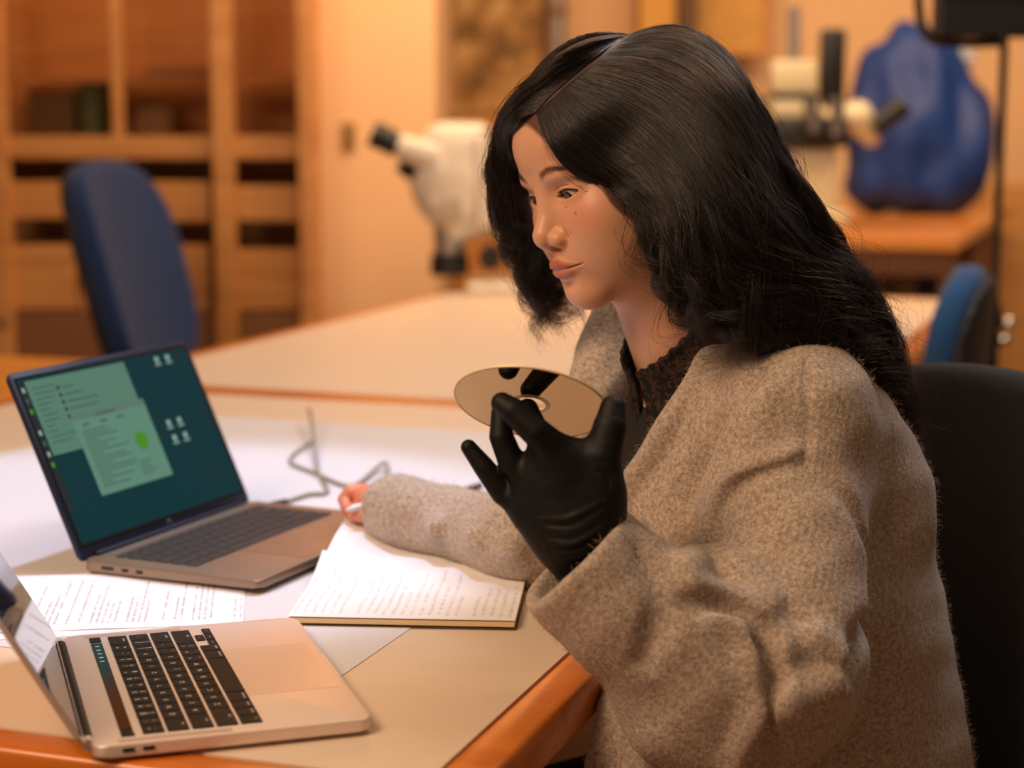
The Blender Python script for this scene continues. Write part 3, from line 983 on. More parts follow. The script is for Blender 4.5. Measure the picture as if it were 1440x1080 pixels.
def chair_for_back(px, py, y, yaw, lean, bh):
    """floor point of a chair whose backrest centre is seen at a pixel"""
    c = at(px, py, y); k = .20 + math.sin(math.radians(lean)) * bh / 2
    return c[0] + k * math.cos(yaw), c[1] + k * math.sin(yaw)


_y = math.radians(-15)
office_chair('office_chair', chair_for_back(176, 370, 4.55, _y, 15, .56), _y, 'navy blue upholstered office chair in front of the display cabinet', BLUEF, SHELL, .44, .58, .46, .53, 15, .07)
_y = math.radians(165)
office_chair('office_chair', chair_for_back(1350, 500, 3.30, _y, 5, .40), _y, 'slim blue office chair beside the black light stand', BLUEF2, SHELL, .38, .40, .46, .545, 5, .055)
_back = NECK_BASE - .325 * np.array([-.898, -.44, 0]) + .03 * np.array([.44, -.898, 0])
_a = math.atan2(-.44, -.898)
_o = _back - np.array([math.cos(_a), math.sin(_a), 0]) * -.215
office_chair('office_chair', (_o[0], _o[1]), _a, 'black woven office chair that the seated person is sitting on', BLKF, SHELL, .54, .50, .350, .455, 6, .06)

# wooden side bench at the far left
B_ = thing_at('side_bench', T(-2.45, 2.75, 0), 'plain orange wooden side bench left of the work tables', 'bench'); B_.rotation_euler = (0, 0, TA)
MB().box((0, 0, .68), (1.18, 1.16, .04), 0, .006).build('top', wood('bench_wood', (196, 124, 46), (224, 152, 66), (3, 20, 20), .4, .2), B_)
for a in (-1, 1):
    for b in (-1, 1): MB().box((a * .52, b * .50, .33), (.06, .06, .66), 0, .004).build('leg', BROWNW, B_)

# ------------------------------------------------------------------ stereo microscope on the rear table
IVORY = plain('ivory_enamel', (226, 216, 200), .35, 0, .5, .03, 10, 0, .3)
BKPL = plain('black_plastic', (24, 22, 26), .4)


def microscope_stereo():
    y = 4.95
    P = lambda px, py, dy=0: at(px, py, y + dy)
    base = on(735, 402, TZ + .002)
    base = np.array([at(735, 400, y)[0], y, TZ])
    m = thing_at('microscope', base, 'white stereo microscope with black eyepieces on the rear work table', 'microscope')
    kid(MB().box(tuple(base + np.array([.0, .02, .016])), (.30, .26, .03), 0, .012, 3).build('foot', IVORY, None, True), m)
    kid(MB().cyl(base + np.array([.02, .06, .02]), base + np.array([.02, .06, .52]), .022, None, 20).build('pillar', STEEL, None, True), m)
    # arm that carries the head
    s = SDF()
    s.polytube([P(742, 372, .03), P(728, 330, .02), P(700, 308, .01), P(660, 318)], [.044, .042, .038, .032], .02)
    V, Q = surface(s.ev, P(700, 340) - .25, P(700, 340) + .25, .007)
    kid(link('arm', mesh_np('arm', V, Q), IVORY), m)
    # head: tall rounded body with a sloped shoulder towards the eyepieces
    s = SDF()
    s.ell(P(632, 250), (.108, .075, .135), 0)
    s.cone(P(620, 200), P(672, 196), .042, .045, .05)
    s.cone(P(640, 300), P(640, 322), .055, .045, .04)
    V, Q = surface(s.ev, P(640, 250) - .24, P(640, 250) + .24, .007)
    hd = kid(link('head', mesh_np('head', V, Q), IVORY), m)
    kid(pbox(668, 190, 690, 322, y - .060, .10, None, .012).build('side_panel', IVORY, None, True), m)
    kid(pbox(690, 205, 712, 262, y - .03, .08, None, .01).build('lamp_housing', IVORY, None, True), m)
    kid(pbox(664, 182, 692, 196, y - .04, .08, None, .006).build('top_cap', BKPL, None, True), m)
    kid(pbox(600, 275, 650, 312, y - .078, .02, None, .006).build('front_plate', plain('warm_grey_plate', (186, 172, 156), .4, .2), None, True), m)
    for dy in (-.035, .035):
        a = P(612, 222, dy); b = P(560, 205, dy); c = P(524, 187, dy)
        e = kid(MB().cyl(a, b, .044, .034, 20).build('binocular_tube', IVORY, None, True), m)
        q = kid(MB().cyl(b, c, .032, .036, 20).build('eyepiece', BKPL, None, True), m)
    kid(MB().cyl(P(600, 240), P(566, 222), .050, .040, 20).build('tube_collar', BKPL, None, True), m)
    kid(MB().cyl(P(632, 320), P(632, 358), .044, .040, 24).build('objective', plain('grey_metal_band', (170, 165, 165), .3, .7), None, True), m)
    kid(MB().cyl(P(632, 356), P(632, 386), .050, .054, 24).build('ring_light', BKPL, None, True), m)
    kn = P(690, 360)
    kid(MB().cyl(kn + np.array([0, -.09, 0]), kn + np.array([0, .05, 0]), .032, None, 24).build('focus_knob', BKPL, None, True), m)


microscope_stereo()

# ------------------------------------------------------------------ alcove behind: board, pipe, door strips
def flat(name, x0, y0, x1, y1, y, th, mat, label, cat, frame_=None):
    q = at((x0 + x1) / 2, y1, y)
    e = thing_at(name, (q[0], y + th / 2, q[2]), label, cat)
    kid(pbox(x0, y0, x1, y1, y, th).build('panel', mat, None), e)
    if frame_:
        for a, b, c0, d0 in ((x0 - 8, y0, x0, y1), (x1, y0, x1 + 8, y1), (x0 - 8, y1, x1 + 8, y1 + 8)):
            kid(pbox(a, b, c0, d0, y - .01, th + .012).build('frame_bar', frame_, None), e)
    return e


def gold_mat():
    a = NT('old_map_print')
    n = a.noise(7, 6, .62)
    a.set(base=a.ramp(n, [(.35, srgb(92, 66, 30)), (.5, srgb(150, 112, 56)), (.62, srgb(190, 156, 104))]), rough=.6)
    return a.m


flat('wall_map', 628, -120, 762, 160, 7.3, .03, gold_mat(), 'brownish-gold framed print hanging on the far wall behind the head', 'picture', BROWNW)
flat('low_cupboard', 642, 165, 764, 560, 7.1, .4, plain('honey_cupboard', (196, 138, 72), .6), 'low honey-brown cupboard standing under the framed print', 'cupboard')
e = thing_at('grey_pipe', (at(783, 70, 7.2)[0], 7.25, 0), 'vertical grey steel pipe on the far wall', 'pipe')
MB().cyl((0, 0, 0), (0, 0, 3.1), .036, None, 20).build('pipe_body', plain('grey_pipe', (150, 144, 146), .4, .5), e, True)
for zz in (.8, 1.6, 2.4): MB().cyl((0, 0, zz), (0, 0, zz + .03), .043, None, 20).build('pipe_clip', BROWNW, e, True)
flat('yellow_locker', 900, -140, 950, 330, 7.2, .35, plain('ochre_panel', (196, 146, 66), .55), 'narrow ochre locker against the far wall', 'locker')
flat('dark_door_edge', 953, -140, 978, 560, 7.15, .40, plain('dark_strip', (84, 56, 30), .6), 'narrow dark brown upright board on the far wall', 'board')
flat('pinboard', 985, -60, 1075, 70, 7.4, .04, plain('tan_pinboard', (206, 160, 92), .8, 0, .2, .2, 12), 'tan pinboard on the far wall with a wooden frame', 'pinboard', OAK)

# ------------------------------------------------------------------ bench desk at the right with the second microscope and the covered instrument
DZ = .885
DESKW = wood('honey_wood', (196, 122, 44), (226, 150, 62), (2, 14, 14), .35, .3)
_w = .72; _d2 = 2.0
D_ = thing_at('bench_desk', T(-.49 - _w / 2, 5.10 + _d2 / 2, 0), 'tall honey-coloured wooden desk carrying the second microscope and the blue cover', 'desk')
D_.rotation_euler = (0, 0, TA)
MB().box((0, 0, DZ - .02), (_w, _d2, .04), 0, .005).build('top', DESKW, D_)
MB().box((0, -_d2 / 2 + .04, DZ - .075), (_w - .02, .03, .07)).build('front_rail', BROWNW, D_)
MB().box((0, .45, DZ / 2 - .02), (_w - .1, 1.0, DZ - .06)).build('cabinet_body', plain('red_brown_wood', (124, 70, 40), .6), D_)
for a in (-1, 1): MB().box((a * (_w / 2 - .03), -_d2 / 2 + .06, DZ / 2 - .02), (.05, .05, DZ - .04)).build('leg', BROWNW, D_)
flat('side_cupboard', 1372, 262, 1500, 560, 7.0, .4, wood('pale_oak_cupboard', (190, 138, 80), (214, 164, 104), (3, 3, 20), .5, .1), 'pale oak cupboard to the right of the bench desk', 'cupboard')


def microscope_compound():
    y = 5.42
    P = lambda px, py, dy=0: at(px, py, y + dy)
    base = np.array([at(1135, 320, y)[0], y, DZ])
    m = thing_at('microscope', base, 'cream compound microscope with a tall black camera tube on the bench desk', 'microscope')
    CRM = plain('cream_enamel', (206, 196, 166), .35, 0, .5, .03, 10, 0, .3)
    kid(pbox(1085, 296, 1195, 320, y - .10, .28, None, .012).build('foot', CRM, None, True), m)
    kid(pbox(1100, 208, 1178, 312, y - .02, .14, None, .016).build('limb', CRM, None, True), m)
    kid(pbox(1090, 165, 1195, 208, y - .06, .17, None, .02).build('turret', BKPL, None, True), m)
    for px, py in ((1140, 150), (1178, 150), (1146, 172), (1176, 178)):
        o = kid(MB().cyl(P(px, py + 14, -.08), P(px, py - 14, -.08), .020, .024, 18).build('objective_lens', plain('lens_barrel_steel', (150, 150, 152), .2, .8), None, True), m)
    kid(pbox(1086, 84, 1150, 132, y, .12, None, .012).build('lamp_house', CRM, None, True), m)
    kid(pbox(1086, 132, 1154, 138, y - .004, .13, None, .002).build('seam_band', BKPL, None, True), m)
    kid(pbox(1086, 138, 1156, 168, y, .12, None, .012).build('head_block', CRM, None, True), m)
    kid(pbox(1156, 40, 1190, 150, y, .07, None, .012).build('camera_tube', BKPL, None, True), m)
    s = SDF(); s.polytube([P(1170, 168), P(1205, 165), P(1225, 192)], [.035, .050, .030], .02)
    V, Q = surface(s.ev, P(1200, 175) - .16, P(1200, 175) + .16, .007)
    kid(link('binocular_head', mesh_np('binocular_head', V, Q), CRM), m)
    for dy in (-.03, .03):
        kid(MB().cyl(P(1228, 180, dy), P(1272, 148, dy), .028, .032, 18).build('eyepiece', BKPL, None, True), m)
    kid(MB().cyl(P(1075, 150), P(1045, 160), .04, .035, 18).build('lamp_collar', BKPL, None, True), m)
    kid(MB().cyl(P(1116, 84, .05), P(1116, 10, .05), .020, None, 18).build('steel_column', plain('grey_pipe', (150, 144, 146), .4, .5), None, True), m)


microscope_compound()


def blue_cover():
    y = 6.20
    P = lambda px, py, dy=0: at(px, py, y + dy)
    b = at(1290, 280, y)
    s = SDF()
    s.polytube([P(1262, 95), P(1290, 85), P(1330, 120)], [.10, .13, .10], .10)
    s.ell(P(1275, 190), (.22, .20, .26), .10)
    s.ell(P(1280, 262), (.22, .19, .10), .08)
    s.ell(P(1345, 210), (.12, .18, .20), .08)
    s.add(lambda Q_: Q_[:, 2] - (DZ + .004), (b[0], b[1], DZ - .6), .75, .02, 's')
    f0 = lambda Q_: (.010 * np.sin(Q_[:, 0] * 46 + 5 * Q_[:, 2]) * np.sin(Q_[:, 1] * 20 + 3) + .008 * np.sin(Q_[:, 0] * 24 - 14 * Q_[:, 2] + 2)).astype(np.float32)
    s.add(f0, b, 2, 0, 'd')
    V, Q = surface(s.ev, P(1290, 170) - .55, P(1290, 170) + .55, .012, slack=2.2)
    V[:, 2] = np.maximum(V[:, 2], DZ)
    c = thing_at('equipment_cover', (b[0], y, DZ), 'crumpled blue plastic cover draped over an instrument on the bench desk', 'cover')
    a = NT('blue_plastic')
    a.set(base=a.mix(a.noise(5, 4), srgb(20, 50, 122), srgb(30, 64, 138)), rough=.5, spec=.35)
    a.set(normal=a.bump(a.noise(14, 4), .35, .02))
    kid(link('cover_sheet', mesh_np('cover_sheet', V, Q), a.m), c)
    kid(MB().cyl(P(1345, 70, -.02), P(1368, 88, -.04), .022, .03, 12).build('bunched_knot', plain('pale_grey_tie', (150, 156, 176), .4), None, True), c)


blue_cover()
q = on(1302, 286, DZ)
e = thing_at('computer_mouse', (q[0], q[1], DZ), 'small black mouse in front of the blue cover', 'mouse')
MB().sph((0, 0, .018), (.055, .034, .02), 18).build('shell', BKPL, e, True)
MB().cyl((.03, -.004, .034), (.03, .004, .034), .006, None, 12).build('wheel', STEEL, e, True)

# low boxes on the shelf under the bench desk
for a, b, c0, d0, rgb, lab in ((1218, 1250, 396, 424, (150, 120, 80), 'tan box on the floor shelf under the bench desk'), (1258, 1290, 392, 424, (170, 150, 120), 'pale box on the floor shelf under the bench desk'), (1292, 1330, 396, 424, (50, 60, 96), 'blue box on the floor shelf under the bench desk')):
    qq = at((a + b) / 2, d0, 5.3)
    e = thing_at('storage_box', (qq[0], 5.4, qq[2]), lab, 'box')
    kid(pbox(a, c0 + 5, b, d0, 5.3, .2, None, .006).build('body', plain('box_%d' % rgb[0], rgb, .7), None), e)
    kid(pbox(a - 1, c0, b + 1, c0 + 7, 5.295, .21, None, .004).build('lid', plain('box_%d' % rgb[0], rgb, .7), None), e)
qq = at(1275, 424, 5.3)
e = thing_at('low_shelf', (qq[0], 5.4, 0), 'dark low shelf rack standing under the bench desk', 'shelf')
MB().box((0, 0, qq[2] - .012), (.36, .34, .024)).build('board', BROWNW, e)
for a in (-.16, .16): MB().box((a, 0, qq[2] / 2 - .012), (.03, .3, qq[2] - .024)).build('upright', BROWNW, e)

# ------------------------------------------------------------------ light panel on its stand
def light_stand():
    y = 4.10
    x = at(1403, 300, y)[0]
    m = thing_at('light_stand', (x, y, 0), 'black photo light panel on a thin black stand', 'lamp stand')
    BK = plain('stand_black', (20, 17, 15), .45)
    top = at(1403, 40, y)[2]
    MB().cyl((0, 0, .62), (0, 0, top - CAMH + CAMH - .0), .0095, None, 14).build('upper_tube', BK, m, True)
    MB().cyl((0, 0, .05), (0, 0, .80), .014, None, 14).build('lower_tube', BK, m, True)
    for zz in (.76, .62): MB().cyl((0, 0, zz - .02), (0, 0, zz + .02), .020, None, 14).build('collar', BK, m, True)
    for k in range(3):
        a = 2 * math.pi * k / 3 + .5
        MB().cyl((0, 0, .45), (.42 * math.cos(a), .42 * math.sin(a), .012), .009, None, 10).build('leg', BK, m, True)
    kn = MB()
    for px_, py_ in ((1418, 455), (1412, 478)):
        p = at(px_, py_, y) - np.array([x, y, 0]); kn.sph(p, .016, 14)
    kn.build('clamp_knob', plain('chrome', (220, 215, 205), .1, 1.0), m, True)
    c = at(1410, 20, y) - np.array([x, y, 0])
    p0 = at(1318, 30, y); p1 = at(1520, 30, y)
    W = p1[0] - p0[0]
    MB().box(((p0[0] + p1[0]) / 2 - x, .03, c[2] + .03), (W, .07, .16), 0, .008).build('panel', BK, m)
    MB().box(((p0[0] + p1[0]) / 2 - x, .02, c[2] + .058), (W * .98, .08, .03), 0, .004).build('vent_strip', plain('vent_grey', (62, 54, 50), .5), m)
    tube('yoke', catmull(np.array([(p0[0] - x - .035, .03, c[2] + .16), (p0[0] - x - .035, .03, c[2] + .02), (p0[0] - x - .01, .03, c[2] - .05), (p0[0] - x + .06, .03, c[2] - .062), (0, .03, c[2] - .060)]), 6), .011, BK, m)


light_stand()
# ------------------------------------------------------------------ person: head
HS = 0.97e-3


def _headpose(yaw, pit, roll):
    cy, sy, cp, sp, cr, sr = math.cos(yaw), math.sin(yaw), math.cos(pit), math.sin(pit), math.cos(roll), math.sin(roll)
    Rx = np.array([[1, 0, 0], [0, cp, -sp], [0, sp, cp]]); Ry = np.array([[cr, 0, sr], [0, 1, 0], [-sr, 0, cr]])
    Rz = np.array([[cy, -sy, 0], [sy, cy, 0], [0, 0, 1]])
    return np.array([[0, -1, 0], [-1, 0, 0], [0, 0, 1.0]]) @ Rz @ Rx @ Ry


HR = _headpose(math.radians(-29), math.radians(-15.6), math.radians(-8))
HT = np.array([0.0339, 1.6697, TZ + 0.4050])


def hw(P):
    """head millimetres (left, forward, up from between the eyes) -> room"""
    return np.atleast_2d(np.asarray(P, float)) * HS @ HR.T + HT


def wh(P):
    return (np.atleast_2d(np.asarray(P, float)) - HT) @ HR / HS


nbl = wh(NECK_BASE)[0]


def build_head():
    s = SDF()
    s.ell((0, -88, 36), (74, 96, 90))
    s.ell((0, -46, 40), (62, 58, 46), 22)
    s.ell((0, -44, -30), (59, 53, 62), 24)
    for q in (1, -1):
        s.ell((q * 39, -25, -30), (21, 20, 18), 28)
        s.cone((q * 60, -90, -6), (q * 53, -74, -58), 13, 14, 26)
        s.cone((q * 53, -74, -58), (q * 14, -16, -98), 14, 14, 30)
        s.ell((q * 36, -42, -54), (28, 38, 38), 26)
    s.ell((0, -19, -66), (32, 34, 26), 18)
    s.ell((0, -6, -100), (17, 15.0, 14), 18)
    for q in (1, -1):                                   # brows, sockets, lids
        s.ell((q * 24, -5, 15), (20, 12, 8), 14)
        s.ell((q * 32, 11.5, -4), (16, 9.0, 8.5), 11, mode='s')
        s.ell((q * 31, -11.5, -5.5), (16.5, 14.0, 13.2), 6)
    # nose
    s.polytube([(0, 2, 10), (0, 5.0, -4), (0, 11, -20), (0, 19.2, -36)], [6.0, 6.3, 7.6, 10.4], 12)
    s.cone((0, 20.0, -41), (0, 14.5, -50), 7.5, 5.0, 5)
    for q in (1, -1):
        s.ell((q * 13.6, 10.5, -43.0), (8.4, 10.5, 8.4), 4.5)
        s.polytube([(q * 16, 15, -33.5), (q * 21.8, 9.5, -37), (q * 23, 3.5, -46)], [.4, .8, .8], 4, 's')
        s.ell((q * 7.4, 15.0, -51.5), (4.2, 6.5, 3.8), 2.0, mode='s')
    # mouth
    up = [(-27, 2.0, -71.0), (-15, 11.0, -68.6), (-6, 14.6, -66.0), (0, 15.2, -66.8), (6, 14.6, -66.0), (15, 11.0, -68.6), (27, 2.0, -71.0)]
    upr = [1.2, 3.5, 4.6, 4.4, 4.6, 3.5, 1.2]
    lw = [(-25, 2.4, -72.0), (-13, 9.6, -75.2), (0, 11.6, -77.6), (13, 9.6, -75.2), (25, 2.4, -72.0)]
    lwr = [1.2, 4.0, 5.2, 4.0, 1.2]
    s.polytube(up, upr, 4.0)
    s.polytube(lw, lwr, 4.0)
    s.polytube([(-29, 2.6, -70.4), (-14, 14.0, -71.2), (-6, 17.2, -71.0), (0, 18.0, -71.6), (6, 17.2, -71.0), (14, 14.0, -71.2), (29, 2.6, -70.4)],
               [.7, .7, .8, .8, .8, .7, .7], 2.2, 's')
    s.ell((0, 14, -87.5), (15, 5.0, 4.0), 7, mode='s')
    s.polytube([(0, 22.5, -53), (0, 21.5, -61)], [1.6, 2.0], 3, 's')
    # ears
    for q in (1, -1):
        s.ell((q * 74, -92, -14), (7, 17, 29), 5)
        s.ell((q * 80, -88, -12), (4, 10, 19), 5, mode='s')
    # neck
    s.cone((0, -86, -50), tuple(nbl), 50, 54, 30)
    # eye openings
    for q in (1, -1):
        def fis(P, q=q):
            x = P[:, 0] * q - 32.0; a = 1 - (x / 14.5) ** 2
            t = (x + 14.5) / 29
            upz = -5.6 + 5.0 * np.maximum(a, 0) ** .75 + 1.6 * t
            loz = -5.6 - 3.6 * np.maximum(a, 0) ** .9 + 1.0 * t
            return np.maximum(np.maximum(P[:, 2] - upz, loz - P[:, 2]) * .8, np.maximum(np.abs(x) - 14.5, -9.5 - P[:, 1]))
        s.add(fis, (q * 32, 0, 0), 22, .8, 's')
        s.polytube([(q * 20, 2.4, 1.5), (q * 27, 2.4, 3.6), (q * 34, 1.0, 4.0), (q * 41, -3, 2.6)], [.2, .3, .3, .2], 2.0, 's')
    V, Q = surface(s.ev, (-92, -190, -235), (92, 45, 130), 1.05)
    # tint
    col = np.tile(np.array(srgb(216, 166, 134)[:3]), (len(V), 1))

    def blend(m, c):
        col[:] = col * (1 - m[:, None]) + np.array(srgb(*c)[:3]) * m[:, None]
    for q in (1, -1):
        blend(.50 * gauss(V, (q * 46, -12, -26), (24, 30, 17)), (214, 120, 98))
        blend(.30 * gauss(V, (q * 12, 12, -43), (9, 12, 9)), (212, 128, 104))
        # fine brow hairs
        bx = V[:, 0] * q
        bz = 15.0 + 6.5 * np.sin(np.clip((bx - 12) / 38, 0, 1) * 2.9)
        m = np.exp(-((V[:, 2] - bz) / (4.6 - .05 * bx)) ** 4) * np.clip((bx - 10) / 12, 0, 1) * np.clip((56 - bx) / 12, 0, 1) * (V[:, 1] > -40)
        blend(.62 * m, (104, 66, 52))
    sd = SDF().polytube(up, upr, 0).polytube(lw, lwr, 0)
    d = sd.ev(V)
    blend(np.clip((1.6 - d) / 1.4, 0, 1) * .9 * (np.abs(V[:, 0]) < 27), (176, 88, 72))
    hl = V[:, 2] - (66 - .018 * V[:, 0] ** 2 + np.minimum(0, (V[:, 1] + 8)) * .9)
    blend(np.clip(hl / 5, 0, 1) * .93, (24, 17, 13))
    blend(np.clip((-70 - V[:, 1]) / 8, 0, 1) * (V[:, 2] > -55) * .93, (24, 17, 13))
    for x, z, r in ((42.3, -23.4, 1.1), (30, -39.1, .9), (29.7, -16.0, .9)):
        blend(np.clip((r + .5 - np.hypot(V[:, 0] - x, V[:, 2] - z)) / .6, 0, 1) * (V[:, 1] > -40) * .55, (92, 46, 32))
    return V, Q, col


def skin_mat():
    a = NT('skin')
    v = a.n('ShaderNodeVertexColor', layer_name='tint').outputs['Color']
    f = a.noise(900, 3)
    f2 = a.noise(60, 4)
    c = a.mix(a.math('MULTIPLY', f2, .22), v, srgb(200, 130, 102))
    a.set(base=c, rough=.43, sss=.10, spec=.45)
    a.b.inputs['Subsurface Radius'].default_value = (1.0, .35, .18)
    a.b.inputs['Subsurface Scale'].default_value = .006
    a.set(normal=a.bump(f, .10, .0003))
    return a.m


SKIN = skin_mat()


def set_tint(me, col):
    at_ = me.color_attributes.new('tint', 'FLOAT_COLOR', 'POINT')
    at_.data.foreach_set('color', np.concatenate([col, np.ones((len(col), 1))], 1).astype(np.float32).ravel())


hv, hq, hc = build_head()
HEADV = hw(hv)
HEADQ = hq[:, ::-1]
def eye_mat():
    a = NT('eye')
    sep = a.n('ShaderNodeSeparateXYZ'); a.l(a.obj(), sep.inputs[0])
    r = a.math('SQRT', a.math('ADD', a.math('POWER', sep.outputs[0], 2), a.math('POWER', sep.outputs[1], 2)))
    r = a.math('ADD', r, a.math('MULTIPLY', a.math('LESS_THAN', sep.outputs[2], 0), 1.0))
    c = a.ramp(a.math('DIVIDE', r, .012), [(0, srgb(6, 5, 5)), (.20, srgb(8, 6, 5)), (.24, srgb(52, 34, 24)), (.50, srgb(46, 36, 32)), (.55, srgb(20, 14, 12)), (.60, srgb(210, 196, 188)), (1, srgb(204, 184, 174))])
    a.set(base=c, rough=.08, spec=.6, coat=.5, coatr=.03)
    return a.m


EYE = eye_mat()


def add_eyes(parent):
    g = np.array([.06, .93, -.30]); g = HR @ g; g /= np.linalg.norm(g)
    q = Vector(g).to_track_quat('Z', 'Y')
    for sx in (1, -1):
        mb = MB().sph((0, 0, 0), 12.4 * HS, 32)
        o = mb.build('eye', EYE, parent, True, 180)
        o.location = Vector(hw((sx * 31, -11.3, -5.5))[0]); o.rotation_mode = 'QUATERNION'; o.rotation_quaternion = q


def hair_mat(name, mel, red, rough=.32):
    m = bpy.data.materials.new(name); m.use_nodes = True
    t = m.node_tree; t.nodes.remove(t.nodes['Principled BSDF'])
    h = t.nodes.new('ShaderNodeBsdfHairPrincipled')
    try: h.parametrization = 'MELANIN'
    except Exception: pass
    h.inputs['Melanin'].default_value = mel; h.inputs['Melanin Redness'].default_value = red
    h.inputs['Roughness'].default_value = rough; h.inputs['Radial Roughness'].default_value = .45
    h.inputs['Random Color'].default_value = .22; h.inputs['Random Roughness'].default_value = .4
    t.links.new(h.outputs[0], t.nodes['Material Output'].inputs[0])
    return m


def strands(name, pts, rad, mat, parent):
    """pts (n,m,3), rad (n,m) -> one hair-curve object"""
    n, m, _ = pts.shape
    cu = bpy.data.hair_curves.new(name)
    cu.add_curves([m] * n)
    cu.attributes['position'].data.foreach_set('vector', np.ascontiguousarray(pts, np.float32).ravel())
    ra = cu.attributes.get('radius') or cu.attributes.new('radius', 'FLOAT', 'POINT')
    ra.data.foreach_set('value', np.ascontiguousarray(rad, np.float32).ravel())
    cu.materials.append(mat)
    o = bpy.data.objects.new(name, cu); COL.objects.link(o)
    if parent is not None: o.parent = parent
    return o


HAIR = hair_mat('dark_hair', .978, .38)
BROW = hair_mat('brow_hair', .80, .5)
LASH = plain('lash', (14, 9, 8), .5, 0, .3)


def add_brows_lashes(parent):
    tree = SDF()
    # surface lookup: nearest forward head vertex in the x,z plane
    m = (hv[:, 1] > -45) & (hv[:, 2] > -12) & (hv[:, 2] < 40)
    fv = hv[m]

    def fwd(x, z):
        d = (fv[:, 0] - x) ** 2 + (fv[:, 2] - z) ** 2
        i = np.argsort(d)[:6]
        return fv[i, 1].max()
    r = np.random.default_rng(3)
    for sx in (1, -1):
        P = []; R = []
        for i in range(200):
            t = r.random() ** .8
            bx = 12 + 38 * t
            bz = 14.6 + 6.5 * math.sin(min(1, (bx - 12) / 38) * 2.9) + r.normal() * 2.1 * (1 - .5 * t)
            d = np.array([.55 + .55 * t, 0, .85 - 1.15 * t + r.normal() * .15]); d /= np.linalg.norm(d)
            ln = 5.0 + 2 * r.random()
            row = []
            for k in range(4):
                x = bx + d[0] * ln * k / 3; z = bz + d[2] * ln * k / 3
                y = fwd(x * sx, z) + .1 + .5 * math.sin(k / 3 * 2.4)
                row.append((x * sx, y, z))
            P.append(hw(row)); R.append(np.array([.06, .06, .05, .01]) * 1e-3)
        strands('eyebrow', np.array(P), np.array(R), BROW, parent)
        # lashes: dark rim of the upper lid with short hairs
        rim = []
        for k in range(15):
            x = -14.4 + 28.8 * k / 14; a = max(0, 1 - (x / 14.5) ** 2); t = (x + 14.5) / 29
            X = 32 + x; Z = -5.6 + 5.0 * a ** .75 + 1.6 * t - .1
            Y = -11.5 + math.sqrt(max(1, 13.7 ** 2 - ((X - 31) * .84) ** 2 - (Z + 5.5) ** 2)) + .2
            rim.append((X * sx, Y, Z))
        tube('eyelash', hw(rim), np.interp(np.arange(15), [0, 3, 11, 14], [.3, .7, .95, .6]) * 1e-3, LASH, parent, 6)
        P = []; R = []
        for k in range(46):
            t = (k + r.random()) / 46 * 13.9
            i = int(t); p = np.array(rim[i]) * (1 - t + i) + np.array(rim[i + 1]) * (t - i)
            u = t / 14
            d = np.array([sx * (u - .35) * 1.0, 1.0, -.25]); d /= np.linalg.norm(d)
            ln = 4.2 + 2.0 * u
            P.append(hw([p + d * ln * q + np.array([0, 0, 2.2 * q * q]) for q in (0, .4, .75, 1)])); R.append(np.array([.09, .08, .05, .015]) * 1e-3)
        strands('lash_hairs', np.array(P), np.array(R), HAIR, parent)
        rim2 = []
        for k in range(13):
            x = -13.5 + 27.5 * k / 12; a = max(0, 1 - (x / 14.5) ** 2); t = (x + 14.5) / 29
            X = 32 + x; Z = -5.6 - 3.6 * a ** .9 + 1.0 * t
            Y = -11.5 + math.sqrt(max(1, 13.5 ** 2 - ((X - 31) * .84) ** 2 - (Z + 5.5) ** 2)) - .1
            rim2.append((X * sx, Y, Z))
        tube('lower_lash_line', hw(rim2), np.interp(np.arange(13), [0, 12], [.18, .3]) * 1e-3, LASH, parent, 5)
# ------------------------------------------------------------------ person: body and clothes
LV = np.array([.44, -.898, 0.0]); FV = np.array([-.898, -.44, 0.0]); ZV = np.array([0, 0, 1.0])
NECK = NECK_BASE
SHL = at(1122, 600, 1.592)          # shoulder joints, elbows, wrists
SHR = NECK - .140 * LV + np.array([0, 0, -.045])
ELL_ = at(1062, 985, 1.475)
WRL = at(806, 778, 1.442)
ELR = np.array([.125, 1.905, TZ + .062])
WRR = on(566, 720, TZ + .049)
CHEST = NECK + .012 * LV - .030 * FV + np.array([0, 0, -.165])
BELLY = NECK + .012 * LV - .080 * FV + np.array([0, 0, -.29])
HIP = NECK + .012 * LV - .095 * FV + np.array([0, 0, -.43])
lean = NECK - HIP; lean /= np.linalg.norm(lean)
f2 = FV - lean * (FV @ lean); f2 /= np.linalg.norm(f2)
l2 = np.cross(lean, f2); l2 *= np.sign(l2 @ LV)
TM = np.stack([l2, f2, lean], 1)


def torso(s, g):
    """g grows the body outwards"""
    s.ell(CHEST, (.165 + g, .098 + g, .185 + g), 0, TM)
    s.ell(BELLY, (.150 + g, .105 + g, .20 + g), .10, TM)
    s.ell(HIP, (.170 + g, .125 + g, .12 + g), .08, TM)
    s.cone(NECK + np.array([0, 0, -.030]) - .025 * FV, SHL + np.array([0, 0, .012]), .040 + g, .040 + g, .06)
    s.cone(NECK + np.array([0, 0, -.030]) - .025 * FV, SHR, .040 + g, .040 + g, .06)
    return s


